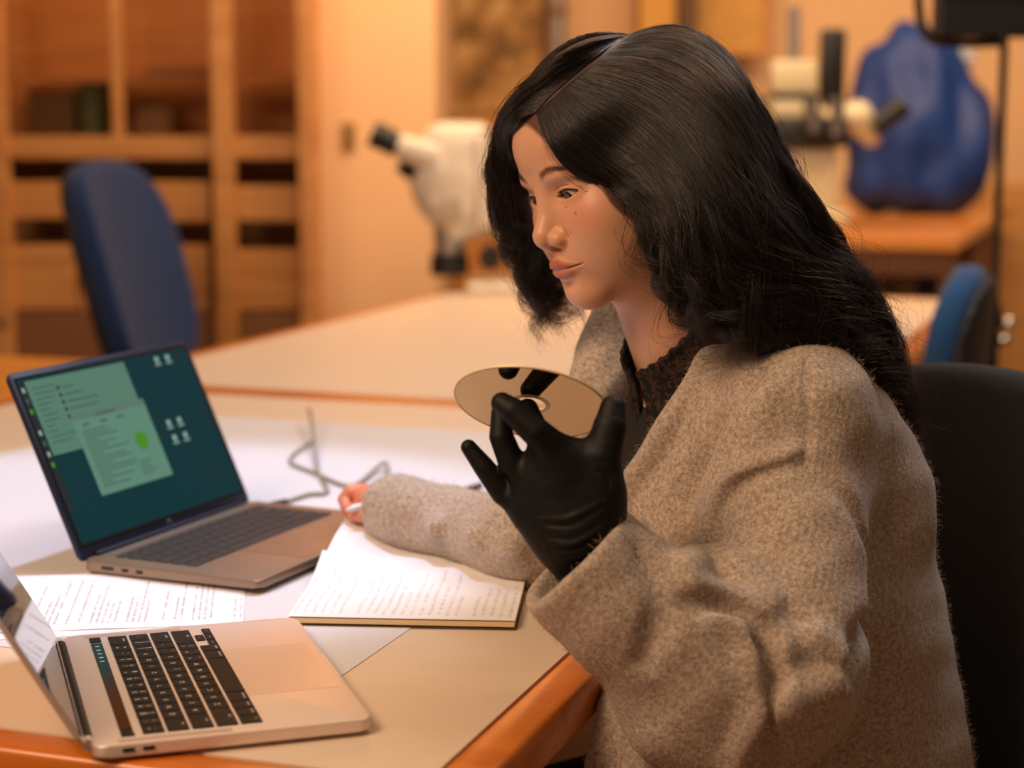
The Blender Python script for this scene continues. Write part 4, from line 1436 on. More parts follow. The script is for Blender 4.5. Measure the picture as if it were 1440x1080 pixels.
def off_table(s):
    """nothing of the sitter reaches into the table"""
    def f(P):
        return np.maximum(P[:, 0] * UX + P[:, 1] * UY + .431, P[:, 2] - (TZ + .001)).astype(np.float32)
    s.add(f, (-.2, 1.9, .3), 1.3, .004, 's')
    o = on(405, 880); cy, sy = math.cos(math.radians(-4.2)), math.sin(math.radians(-4.2))

    def g(P):                                    # nor into the open notebook
        x = (P[:, 0] - o[0]) * cy + (P[:, 1] - o[1]) * sy; y = -(P[:, 0] - o[0]) * sy + (P[:, 1] - o[1]) * cy
        k = np.clip(((y - .193) - x * 1.75) / .16 + .62, 0, 1)
        top = TZ + .0125 + .0175 * k * k * (3 - 2 * k)
        return np.maximum(np.maximum(np.abs(x - .107) - .109, np.abs(y - .188) - .190), P[:, 2] - top).astype(np.float32)
    return s.add(g, (o[0] + .1, o[1] + .19, TZ), .26, .004, 's')


def cast(f, px, py, t0=1.25, t1=3.0):
    """first point of a distance field seen at a pixel (or the nearest miss)"""
    r = ray(px, py); r = r / np.linalg.norm(r); t = t0
    o = np.array([0, 0, CAMH]); best = (9.0, t0)
    for _ in range(200):
        d = float(f((o + r * t)[None])[0])
        if d < best[0]: best = (d, t)
        if d < 3e-4 or t > t1: break
        t += max(d * .8, 4e-4)
    return o + r * best[1]


def tl(P):
    """room -> torso coordinates (left, forward, up the spine) from the neck base"""
    return (np.atleast_2d(P) - NECK) @ TM


# blouse: the torso itself, black fabric with a raised neckband
def fabric_black():
    a = NT('black_blouse_cloth')
    f = a.noise(420, 3)
    a.set(base=a.mix(f, srgb(14, 11, 10), srgb(34, 27, 23)), rough=.85, spec=.25, sheen=.15)
    a.set(normal=a.bump(a.noise(300, 3), .4, .0006))
    return a.m


def lace_black():
    a = NT('black_lace')
    v = a.n('ShaderNodeTexVoronoi'); v.inputs['Scale'].default_value = 420; a.l(a.obj(), v.inputs['Vector'])
    f = a.ramp(v.outputs['Distance'], [(.25, (0, 0, 0, 1)), (.6, (1, 1, 1, 1))])
    n = a.math('GREATER_THAN', a.noise(160, 2), .5)
    a.set(base=a.mix(a.math('MULTIPLY', n, f), srgb(14, 11, 10), srgb(62, 42, 30)), rough=.8, spec=.3)
    a.set(normal=a.bump(f, .5, .0006))
    return a.m


def wool(name='wool_knit'):
    a = NT(name)
    o = a.obj()
    n1 = a.noise(260, 4, .65, o); n2 = a.noise(900, 3, .6, o); n3 = a.noise(22, 3, .5, o)
    mixf = a.math('ADD', a.math('MULTIPLY', n1, .6), a.math('MULTIPLY', n2, .4))
    c = a.ramp(mixf, [(.34, srgb(118, 102, 90)), (.47, srgb(172, 154, 138)), (.60, srgb(212, 198, 184))])
    c = a.mix(a.math('MULTIPLY', n3, .35), c, srgb(154, 134, 116))
    # knit ribs
    u = a.n('ShaderNodeVertexColor', layer_name='rib').outputs['Color']
    sep = a.n('ShaderNodeSeparateXYZ'); a.l(u, sep.inputs[0])
    w = a.math('SINE', a.math('MULTIPLY', sep.outputs[0], 1100.0))
    rib = a.math('MULTIPLY', a.math('ADD', w, 1.0), .5)
    a.set(base=c, rough=.95, spec=.12, sheen=.25, sheenr=.6)
    b1 = a.bump(rib, .22, .0010)
    a.set(normal=a.bump(a.noise(420, 4, .65, a.mapv(o, (1, 1, 1), (.7, .3, 1.1))), .8, .0016, b1))
    return a.m


WOOL = wool()
BLOUSE = fabric_black()
LACE = lace_black()

inner = torso(SDF(), .0)
outer0 = torso(SDF(), .024)


def build_cardigan():
    s = torso(SDF(), .022)
    # back rounds out, hem hangs wide
    s.ell(CHEST - .035 * FV + np.array([0, 0, -.06]) + .02 * LV, (.165, .105, .21), .06, TM)
    s.ell(BELLY - .01 * FV + np.array([0, 0, -.03]), (.175, .132, .20), .08, TM)
    s.ell(HIP + .03 * LV - .0 * FV + np.array([0, 0, .0]), (.18, .128, .13), .08, TM)
    s.cone(at(1180, 690, 1.67), at(1200, 1040, 1.68), .064, .066, .06)
    s.polytube([at(1150, 560, 1.645), at(1185, 610, 1.65), at(1212, 705, 1.665)], [.042, .050, .054], .05)
    bodyf = SDF(); bodyf.ops = list(s.ops)
    # opening of the front, between the two lapels
    near = np.array([tl(cast(outer0.ev, *p))[0] for p in ((1022, 452), (985, 512), (945, 580), (905, 645), (868, 700))])
    zs = near[:, 2]; ls = near[:, 0]
    o = np.argsort(zs); zs, ls = zs[o], ls[o]
    fl_z = np.array([-.5, -.2, -.12, -.05, 0.0, .08]); fl_l = np.array([-.02, -.028, -.042, -.052, -.058, -.062])

    def opening(P):
        q = (P - NECK.astype(np.float32)) @ TM.astype(np.float32)
        hi = np.interp(q[:, 2], zs, ls, left=ls[0] - .01)
        lo = np.interp(q[:, 2], fl_z, fl_l)
        front = -(q[:, 1] + .015)
        return np.maximum(np.maximum(q[:, 0] - hi, lo - q[:, 0]), front).astype(np.float32)
    s.add(opening, NECK, .9, .004, 's')
    # neck hole
    s.cone(NECK + np.array([0, 0, -.06]), NECK + .05 * FV + np.array([0, 0, .10]), .058, .070, .01, 's')
    # thick front bands
    band = [cast(bodyf.ev, *p) for p in ((1018, 462), (982, 520), (942, 588), (900, 656), (866, 712))]
    s.polytube(np.array(band) + .004 * LV, [.011] * 5, .012)
    s.polytube([at(905, 415, 1.86), at(866, 440, 1.83), at(845, 500, 1.80), at(828, 560, 1.765), at(815, 640, 1.72)], [.020, .024, .026, .024, .018], .02)
    # left sleeve: drop shoulder, loose upper arm, bent elbow, forearm up to the cuff
    A0 = SHL + np.array([0, 0, -.005])
    A1 = at(1112, 760, 1.535); A2 = at(1085, 900, 1.488)
    F1 = at(985, 935, 1.452); F2 = at(900, 868, 1.442); F3 = at(792, 768, 1.440)
    s.polytube([A0, A1, A2, at(1068, 965, 1.475)], [.056, .068, .074, .072], .030)
    s.polytube([at(1072, 958, 1.474), F1, F2, F3], [.074, .070, .061, .055], .022)
    s.ell(at(1105, 905, 1.485), (.060, .055, .070), .03)
    s.ell(at(985, 1010, 1.452), (.062, .050, .050), .04)
    # cuff: hollow end
    ax = F3 - F2; ax /= np.linalg.norm(ax)
    end = at(806, 779, 1.440)
    s.add(lambda P, e=end.astype(np.float32), n=ax.astype(np.float32): -((P - e) @ n), end + ax * .12, .13, .006, 's')
    s.cone(end - ax * .075, end + ax * .03, .036, .0495, .004, 's')
    # right sleeve lying on the table
    s.polytube([SHR, ELR + np.array([.02, .03, .08]), ELR], [.048, .054, .052], .04)
    s.polytube([ELR, on(735, 762, TZ + .045), on(650, 740, TZ + .043), WRR], [.052, .046, .040, .036], .02)
    axr = WRR - on(650, 740, TZ + .043); axr /= np.linalg.norm(axr)
    er = on(536, 712, TZ + .052)
    s.cone(WRR, er, .036, .035, .02)
    s.add(lambda P, e=er.astype(np.float32), n=axr.astype(np.float32): -((P - e) @ n), er + axr * .12, .13, .006, 's')
    s.cone(er - axr * .05, er + axr * .03, .022, .029, .004, 's')
    for p, q, r in (((690, 705), (722, 770), .010), ((600, 700), (612, 745), .008), ((645, 705), (668, 760), .009)):
        s.cone(on(*p, TZ + .064), on(*q, TZ + .05), r, r, .02)
    # folds: each a soft roll or a crease traced on the cloth
    base = SDF(); base.ops = list(s.ops)

    def trace(pts, r):
        """a pixel path laid on the cloth, sampled closely so that it never tunnels"""
        q = catmull(np.array(pts, float), 5) if len(pts) > 2 else np.linspace(pts[0], pts[1], 6)
        c = np.array([cast(base.ev, *p) for p in q])
        for _ in range(2): c[1:-1] = (c[:-2] + 2 * c[1:-1] + c[2:]) / 4
        return c, np.interp(np.linspace(0, 1, len(c)), np.linspace(0, 1, len(r)), r)

    def roll(pts, r, k=.018):
        c, rr = trace(pts, r)
        s.polytube(c + np.array([0, .4, -.1]) * (rr[:, None] * .4), rr, k)

    def crease(pts, r, k=.014):
        c, rr = trace(pts, r)
        s.polytube(c + np.array([0, -1.0, .35]) * (rr[:, None] * .55), rr, k, 's')
    roll([(1132, 645), (1060, 668), (1012, 715), (988, 790)], [.006, .013, .014, .010], .02)
    roll([(962, 800), (990, 790), (1040, 805), (1085, 845)], [.012, .019, .018, .008], .014)
    roll([(972, 830), (1020, 840), (1065, 872), (1095, 925), (1100, 985)], [.008, .012, .013, .012, .008], .016)
    roll([(1000, 862), (1048, 890), (1072, 950), (1065, 1030), (1040, 1078)], [.006, .012, .014, .014, .012], .016)
    roll([(1150, 900), (1185, 930), (1170, 960), (1110, 985)], [.008, .012, .014, .012], .02)
    crease([(1000, 765), (1030, 690), (1085, 664), (1135, 648)], [.004, .006, .005, .002], .016)
    crease([(970, 845), (1030, 856), (1075, 890), (1090, 950)], [.002, .004, .004, .002], .020)
    crease([(1070, 900), (1082, 960), (1078, 1030), (1060, 1078)], [.002, .004, .005, .005], .022)
    crease([(1130, 655), (1175, 685), (1215, 735), (1222, 850), (1195, 945)], [.001, .003, .006, .008, .008], .016)
    crease([(1135, 500), (1135, 570), (1135, 640)], [.0012, .0018, .0015], .006)
    crease([(905, 770), (935, 840), (905, 930)], [.002, .005, .002], .020)
    crease([(1060, 530), (1010, 610), (980, 690), (970, 770)], [.002, .007, .010, .008], .026)
    roll([(1085, 555), (1030, 640), (998, 730)], [.004, .012, .009], .03)

    s.polytube([at(1010, 1010, 1.575), at(905, 1045, 1.52), at(862, 1120, 1.50)], [.08, .055, .050], .010)

    def wob(P):
        return (.0018 * np.sin(P[:, 0] * 41 + P[:, 2] * 33) * np.sin(P[:, 1] * 37 - P[:, 2] * 29) +
                .0011 * np.sin(P[:, 0] * 83 - P[:, 2] * 61 + 1.3) * np.sin(P[:, 1] * 71 + P[:, 2] * 47)).astype(np.float32)
    s.add(wob, (0.2, 1.7, .8), 3.0, 0, 'd')
    off_table(s)
    lo = (-.30, 1.33, .34); hi = (.62, 2.28, 1.10)
    V, Q = surface(s.ev, lo, hi, .0030)
    # rib coordinate: distance around the limb or the body
    q = (V - NECK) @ TM
    ribb = q[:, 0] * .75 + q[:, 1] * .66
    # on the sleeves ribs run along the arm: use the angle around the axis
    out = ribb.copy()
    for pts in ([A0, A1, A2, at(1068, 965, 1.475)], [at(1072, 958, 1.474), F1, F2, F3], [ELR, WRR, er]):
        pts = np.array(pts)
        best = np.full(len(V), 9.0); co = np.zeros(len(V))
        for i in range(len(pts) - 1):
            a = pts[i]; ba = pts[i + 1] - a; L = np.linalg.norm(ba); ba = ba / L
            t = np.clip((V - a) @ ba, 0, L); r = V - a - t[:, None] * ba
            d = np.linalg.norm(r, axis=1)
            u = np.cross(ba, [0, 1, 0.2]); u /= np.linalg.norm(u); v = np.cross(ba, u)
            ang = np.arctan2(r @ v, r @ u) * .060
            m = d < best; best[m] = d[m]; co[m] = ang[m]
        m = best < .086
        m &= ~((tl(V)[:, 0] < .10) & (V[:, 2] > .84) & (V[:, 0] > .02) & (V[:, 1] > 1.5))
        out[m] = co[m]
    return V, Q, out, s


cv, cq, crib, CARD = build_cardigan()


def add_rib(me, r):
    a_ = me.color_attributes.new('rib', 'FLOAT_COLOR', 'POINT')
    z = np.zeros((len(r), 4), np.float32); z[:, 0] = r; z[:, 3] = 1
    a_.data.foreach_set('color', z.ravel())


def build_blouse():
    s = torso(SDF(), .004)
    def fold(P):
        q = (P - NECK.astype(np.float32)) @ TM.astype(np.float32)
        return (.0016 * np.sin(q[:, 0] * 150 + 2 * np.sin(q[:, 2] * 30)) * np.clip((-.03 - q[:, 2]) / .05, 0, 1)).astype(np.float32)
    s.add(fold, NECK, 1.0, 0, 'd')
    off_table(s)
    return surface(s.ev, NECK + np.array([-.36, -.36, -.42]), NECK + np.array([.36, .36, .08]), .0035)


bv, bq = build_blouse()


def build_flesh():
    """neck base, trunk and arms under the clothes, plus the bare right hand"""
    s = torso(SDF(), -.006)
    s.cone(NECK + np.array([0, 0, .05]), NECK + np.array([0, 0, -.06]), .050, .056, .03)
    s.polytube([SHL, ELL_, WRL], [.042, .036, .024], .02)
    s.polytube([SHR, ELR + np.array([.02, .03, .08]), ELR, on(735, 762, TZ + .045), on(650, 740, TZ + .043), WRR, on(536, 712, TZ + .052)], [.034, .034, .030, .028, .025, .022, .020], .02)
    off_table(s)
    return surface(s.ev, (-.26, 1.33, .40), (.55, 2.25, 1.12), .007, slack=2.0)


fv_, fq_ = build_flesh()


def build_right_hand():
    s = SDF()
    Wp = on(545, 714, TZ + .052); K = on(522, 706, TZ + .054)
    s.cone(Wp, K, .019, .020, .02)
    # forefinger arches over the pen, thumb closes from below, the others curl underneath
    s.polytube([K, on(511, 692, TZ + .062), on(494, 692, TZ + .062), on(485, 702, TZ + .054), on(487, 713, TZ + .048)], [.015, .0098, .0086, .0080, .0066], .004)
    s.polytube([on(526, 716, TZ + .050), on(512, 723, TZ + .046), on(499, 722, TZ + .046), on(490, 717, TZ + .047)], [.015, .0105, .0090, .0072], .004)
    for i, (kx, ky) in enumerate(((506, 698), (507, 706), (511, 714))):
        y_ = .006 + .008 * i
        a = on(kx, ky, TZ + .054 - .004 * i) + np.array([0, y_, 0]); b = on(kx - 14, ky + 6, TZ + .046 - .004 * i) + np.array([0, y_, 0]); c = on(kx - 8, ky + 17, TZ + .034 - .003 * i) + np.array([0, y_, 0])
        s.polytube([K, a, b, c], [.014, .0092, .0082, .0068], .004)
    return surface(s.ev, K - .09, K + .09, .0016)


rv, rq = build_right_hand()


def join(parts):
    V = []; Q = []; C = []; n = 0
    for v, q, c in parts:
        V.append(v); Q.append(q + n); C.append(c); n += len(v)
    return np.concatenate(V), np.concatenate(Q), np.concatenate(C)


sk = np.array(srgb(216, 166, 134)[:3]); skr = np.array(srgb(220, 140, 112)[:3])
V_, Q_, C_ = join([(HEADV, HEADQ, hc), (fv_, fq_, np.tile(sk, (len(fv_), 1))), (rv, rq, np.tile(skr, (len(rv), 1)))])
_me = mesh_np('person', V_, Q_); set_tint(_me, C_)
PERSON = link('person', _me, SKIN)
tag(PERSON, 'long-haired person seated at the table in a beige knit cardigan, holding up a mirrored disc', 'person')
add_eyes(PERSON); add_brows_lashes(PERSON)
_me = mesh_np('cardigan', cv, cq); add_rib(_me, crib)
CARDIGAN = link('cardigan', _me, WOOL, PERSON)
BL = link('blouse', mesh_np('blouse', bv, bq), BLOUSE, PERSON)


def build_collar():
    """standing neckband with a ruffled rim, split at the front"""
    P0 = hw((0, -86, -50))[0]; ax = P0 - NECK; Ln = np.linalg.norm(ax); ax /= Ln
    fw = FV - ax * (FV @ ax); fw /= np.linalg.norm(fw); lf = np.cross(ax, fw); lf *= np.sign(lf @ LV)
    n = 220; rows = 12; V = []
    a0 = math.radians(6)
    for j in range(rows):
        t = j / (rows - 1)
        for i in range(n):
            a = a0 + (2 * math.pi - 2 * a0) * i / (n - 1)          # 0 = front
            h = .079 - .032 * math.cos(a) + .008 * max(0, math.sin(a)) - .055 * (1 - t)
            r = .0690 - .0095 * t ** .7 + (.0022 * (t > .85)) + .0012 * math.sin(a * 47 + 2 * math.sin(a * 9)) * t ** 3 + .010 * max(0, .35 - t)
            V.append(NECK + ax * (h + .0012 * math.sin(a * 31) * t) + (fw * math.cos(a) + lf * math.sin(a)) * r)
    Q = [[j * n + i, j * n + i + 1, (j + 1) * n + i + 1, (j + 1) * n + i] for j in range(rows - 1) for i in range(n - 1)]
    o = link('neckband', mesh_py('neckband', V, Q, True), LACE, BL)
    m = o.modifiers.new('t', 'SOLIDIFY'); m.thickness = .0022; m.offset = 0
    # little metal clasp under the front split
    p = NECK + ax * -.010 + fw * .072
    mb = MB()
    for k in (-1, 1): mb.cyl(p + lf * .002 * k, p + lf * .002 * k - ax * .008, .0009, .0009, 8)
    mb.sph(p, .0022, 10)
    mb.build('clasp', plain('pale_gold', (214, 190, 140), .25, 1.0), BL, True)


build_collar()


def build_trousers():
    s = SDF()
    s.ell(HIP + np.array([0, 0, -.02]), (.172, .128, .115), 0, TM)
    for q in (1, -1):
        h = HIP + q * .085 * LV + .03 * FV + np.array([0, 0, -.03]); k = h + .40 * FV + q * .03 * LV + np.array([0, 0, -.02]); f = k + .04 * FV; f = np.array([f[0], f[1], .09])
        s.polytube([h, k], [.085, .060], .03); s.polytube([k, f], [.060, .045], .03)
        s.cone(f + np.array([0, 0, -.045]), f + .13 * FV + np.array([0, 0, -.05]), .042, .036, .02)
    return surface(s.ev, HIP - np.array([.75, .55, .60]), HIP + np.array([.4, .45, .2]), .010, slack=2.0)


tv_, tq_ = build_trousers()
link('trousers', mesh_np('trousers', tv_, tq_), plain('dark_trousers', (40, 32, 28), .85, 0, .2), PERSON)


def wool_fuzz(n=26000):
    """short loose fibres standing off the knit"""
    r = np.random.default_rng(21)
    me = CARDIGAN.data
    nr = np.zeros(len(me.vertices) * 3, np.float32); me.vertices.foreach_get('normal', nr); nr = nr.reshape(-1, 3)
    vw = cv - np.array([0, 0, CAMH]); vw /= np.linalg.norm(vw, axis=1)[:, None]
    px = project(cv)
    ok = ((nr * vw).sum(1) < .35) & (px[:, 0] > 480) & (px[:, 0] < 1460) & (px[:, 1] < 1110)
    idx = r.choice(np.nonzero(ok)[0], n)
    p = cv[idx] + r.normal(0, .0012, (n, 3)); d = nr[idx] + r.normal(0, .75, (n, 3)); d /= np.linalg.norm(d, axis=1)[:, None]
    ln = .0022 + .0030 * r.random(n)
    b = r.normal(0, .4, (n, 3))
    t = np.array([0, .35, .7, 1.0])
    P = p[:, None] + d[:, None] * (ln[:, None] * t[None])[..., None] + (b * ln[:, None])[:, None] * (t ** 2)[None, :, None]
    R = np.tile(np.array([.00010, .00009, .00007, .00003]), (n, 1))
    o = strands('wool_fuzz', P, R, plain('wool_fibre', (200, 176, 150), .9, 0, .1), CARDIGAN)
    o['kind'] = 'stuff'


wool_fuzz()
# ------------------------------------------------------------------ gloved hand, disc
def build_glove():
    s = SDF()
    W = at(812, 768, 1.442); W2 = at(826, 790, 1.445)
    K2 = at(797, 646, 1.428); K3 = at(768, 650, 1.436); K4 = at(753, 678, 1.442); K5 = at(740, 714, 1.446)
    s.polytube([W2, W], [.0285, .0280])
    s.ell(at(796, 712, 1.440), (.040, .021, .044), .025, np.stack([np.array([.83, .1, .55]) / np.linalg.norm([.83, .1, .55]), np.array([.0, 1, -.15]) / np.linalg.norm([0, 1, .15]), np.array([-.55, .15, .82]) / np.linalg.norm([.55, .15, .82])], 1))
    for K, r in ((K2, .0150), (K3, .0150), (K4, .0130), (K5, .0118)):
        s.cone(at(806, 735, 1.441), K, .024, r, .020)
    s.polytube([K2, at(752, 606, 1.414), at(722, 578, 1.418), at(706, 567, 1.424)], [.0145, .0118, .0105, .0088], .010)
    s.polytube([K3, at(757, 612, 1.446), at(742, 575, 1.4585)], [.0130, .0102, .0086], .006)
    s.polytube([K4, at(720, 652, 1.440), at(705, 614, 1.440), at(705, 580, 1.446)], [.0122, .0108, .0098, .0082], .006)
    s.polytube([K5, at(707, 694, 1.446), at(680, 656, 1.446), at(659, 629, 1.448)], [.0112, .0096, .0086, .0064], .006)
    # thumb
    s.polytube([at(832, 742, 1.438), at(846, 690, 1.428), at(848, 640, 1.424), at(858, 600, 1.428), at(862, 574, 1.434)], [.024, .0185, .0150, .0138, .0105], .016)
    # web between thumb and forefinger
    s.cone(at(840, 700, 1.432), at(800, 665, 1.432), .014, .014, .02)
    # stretched latex: shallow wrinkles fanning over the back of the hand and the wrist
    base = SDF(); base.ops = list(s.ops)
    for pts, r in ((((850, 655), (862, 668), (861, 690)), .0006), (((846, 668), (858, 684), (852, 705)), .0012), (((760, 730), (800, 728), (845, 706)), .0006), 
                   (((768, 764), (806, 765), (848, 742)), .0005), (((790, 786), (815, 784), (838, 770)), .0004)):
        P = catmull(np.array([cast(base.ev, *p) for p in pts]), 5)
        P = P + np.array([0, 1.0, -.2]) * .0012
        s.polytube(P, np.sin(np.linspace(.2, math.pi - .2, len(P))) * r, .004)
    for pts, r in ((((765, 738), (805, 738), (848, 714)), .0007), (((766, 754), (806, 757), (850, 732)), .0007), (((772, 773), (810, 774), (846, 752)), .0007), (((842, 662), (856, 676), (857, 700)), .0010)):
        P = catmull(np.array([cast(base.ev, *p) for p in pts]), 5)
        P = P - np.array([0, 1.0, -.2]) * .0011
        s.polytube(P, np.sin(np.linspace(.2, math.pi - .2, len(P))) * r, .0035, 's')
    V, Q = surface(s.ev, at(760, 680, 1.44) - .13, at(760, 680, 1.44) + .13, .0007)
    return V, Q, s


def glove_mat():
    a = NT('black_nitrile')
    n = a.noise(90, 4, .6); n2 = a.noise(700, 2)
    a.set(base=a.mix(n, srgb(9, 9, 10), srgb(18, 18, 20)), rough=.58, spec=.28)
    a.set(normal=a.bump(n2, .15, .0004, a.bump(n, .25, .003)))
    return a.m


gv, gq, GLOVE = build_glove()
link('glove', mesh_np('glove', gv, gq), glove_mat(), PERSON)

# mirrored disc, underside towards the camera
_c0 = at(747, 567, 1.470)
_v = _c0 - np.array([0, 0, CAMH]); _v /= np.linalg.norm(_v)
_right = np.array([1.0, 0, 0]); _up = np.cross(_right, _v); _up /= np.linalg.norm(_up)
_t = math.radians(9)
DA = _right * math.cos(_t) - _up * math.sin(_t)
_dn = -_right * math.sin(_t) - _up * math.cos(_t)
_fore = .44
DB = _dn * _fore + _v * math.sqrt(1 - _fore ** 2)
DN = np.cross(DA, DB); DN /= np.linalg.norm(DN)
DR = .0640
DISC = empty('mirrored_disc', tuple(_c0), 0, 'round mirror-finish disc with a pale rim, pinched in the black-gloved hand', 'disc')
DISC.rotation_mode = 'QUATERNION'
DISC.rotation_quaternion = Matrix(np.stack([DA, DB, DN], 1).tolist()).to_quaternion()


def ring(name, prof, mat, parent, n=128):
    """lathe around z: prof (r,z) closed"""
    m = len(prof); V = []
    for i in range(n):
        a = 2 * math.pi * i / n
        for r, z in prof: V.append((r * math.cos(a), r * math.sin(a), z))
    Q = [[i * m + k, ((i + 1) % n) * m + k, ((i + 1) % n) * m + (k + 1) % m, i * m + (k + 1) % m] for i in range(n) for k in range(m)]
    me = mesh_py(name, V, Q, False)
    bm = bmesh.new(); bm.from_mesh(me); bmesh.ops.recalc_face_normals(bm, faces=bm.faces[:]); bm.to_mesh(me); bm.free()
    return link(name, me, mat, parent)


_hm = NT('mirror_film'); _hm.set(base=_hm.mix(_hm.noise(8, 2), (.60, .50, .40, 1), (.66, .56, .45, 1)), metal=1.0, rough=.035)
ring('plate', [(.0132, -.0006), (DR - .0012, -.0006), (DR - .0012, .0006), (.0132, .0006)], _hm.m, DISC)
_rim = plain('disc_rim', (246, 222, 182), .4, .1)
ring('rim', [(DR - .0016, -.0009), (DR, -.0007), (DR, .0007), (DR - .0016, .0009)], _rim, DISC)
ring('hub_ring', [(.0118, -.0010), (.0156, -.0010), (.0156, .0010), (.0118, .0010)], plain('disc_hub', (246, 234, 214), .35, .1), DISC, 64)
# ------------------------------------------------------------------ hair
def hair_volume():
    s = SDF()
    C = hw((0, -92, 42))[0]
    s.ell(C, (.0845, .106, .1000), 0, HR)
    s.ell(hw((22, -125, 10))[0], (.068, .082, .094), .03, HR)
    near = [at(985, 170, 1.665), at(1000, 290, 1.640), at(1045, 385, 1.630), at(1120, 465, 1.645), at(1205, 555, 1.690), at(1262, 630, 1.715)]
    s.polytube(near, [.060, .066, .064, .050, .036, .018], .03)
    s.polytube([at(960, 230, 1.625), at(980, 330, 1.605), at(1015, 410, 1.605), at(1075, 465, 1.61)], [.030, .032, .030, .018], .03)
    return s


HV = hair_volume()


def far_volume():
    s = SDF()
    s.polytube([at(738, 150, 1.700), at(716, 215, 1.735), at(722, 290, 1.755), at(752, 370, 1.770), at(790, 425, 1.775), at(840, 440, 1.775)], [.014, .020, .020, .017, .014, .008], .02)
    return s


FVOL = far_volume()


def skull():
    s = SDF()
    s.ell(hw((0, -88, 36))[0], (.0735, .0945, .0885), 0, HR)
    s.ell(hw((0, -46, 40))[0], (.0615, .0575, .0460), .02, HR)
    return s


SK = skull()


def guide(pxs, vol, nroot):
    """first point on the scalp, the next ones on the crown, the rest on the falling hair"""
    P = [cast(SK.ev, *pxs[0])]
    for i, p in enumerate(pxs[1:], 1):
        q = cast((HV if i < nroot else vol).ev, *p)
        if i == 1: q = q * .65 + cast(SK.ev, *p) * .35
        P.append(q)
    P = catmull(np.array(P), 8)
    d = np.r_[0, np.cumsum(np.linalg.norm(np.diff(P, axis=0), axis=1))]
    t = np.linspace(0, d[-1], 48)
    P = np.stack([np.interp(t, d, P[:, k]) for k in range(3)], 1)
    for _ in range(3):                                     # even out the joins
        P[1:-1] = (P[:-2] + 2 * P[1:-1] + P[2:]) / 4
    return P


NEAR = [
    [(754, 160), (772, 200), (803, 240), (850, 262), (893, 292), (918, 338), (932, 385), (958, 425), (1002, 455), (1060, 475)],
    [(768, 146), (795, 190), (840, 232), (890, 262), (925, 305), (950, 360), (982, 415), (1035, 452), (1095, 482), (1140, 512)],
    [(785, 130), (825, 165), (880, 205), (930, 250), (968, 310), (1000, 375), (1045, 430), (1100, 470), (1160, 520), (1205, 580)],
    [(803, 114), (855, 135), (915, 170), (965, 225), (1005, 290), (1045, 360), (1095, 425), (1150, 480), (1205, 545), (1245, 625)],
    [(825, 96), (885, 108), (945, 138), (1000, 190), (1040, 260), (1080, 335), (1130, 405), (1180, 470), (1228, 545), (1268, 640)],
    [(848, 78), (905, 80), (965, 104), (1020, 155), (1058, 220), (1095, 300), (1145, 375), (1195, 450), (1240, 530), (1280, 640)],
    [(868, 62), (920, 54), (980, 72), (1034, 125), (1070, 195), (1110, 275), (1160, 355), (1210, 430), (1250, 520), (1288, 660)],
    [(886, 48), (930, 34), (985, 46), (1040, 100), (1078, 175), (1118, 258), (1166, 338), (1212, 415), (1245, 490), (1275, 590)],
]
FAR = [
    [(753, 158), (738, 160), (726, 174), (717, 205), (718, 250), (730, 300), (748, 350), (768, 395), (800, 425), (845, 434)],
    [(762, 148), (738, 148), (718, 172), (708, 212), (710, 258), (723, 308), (742, 358), (762, 402), (772, 445), (764, 500)],
    [(775, 134), (742, 138), (714, 166), (702, 210), (704, 258), (717, 308), (738, 356), (760, 404), (785, 440), (822, 452)],
    [(795, 116), (752, 126), (720, 154), (700, 198), (697, 245), (710, 300), (733, 352), (757, 398), (790, 432), (835, 445)],
    [(820, 94), (775, 106), (732, 138), (706, 180), (699, 228), (708, 285), (732, 340), (760, 392), (766, 440), (780, 470)],
    [(848, 72), (800, 84), (755, 112), (720, 150), (702, 205), (706, 262), (728, 322), (757, 378), (790, 420), (838, 438)],
    [(880, 50), (830, 60), (780, 86), (738, 122), (710, 170), (704, 232), (720, 300), (750, 362), (785, 412), (846, 440)],
]


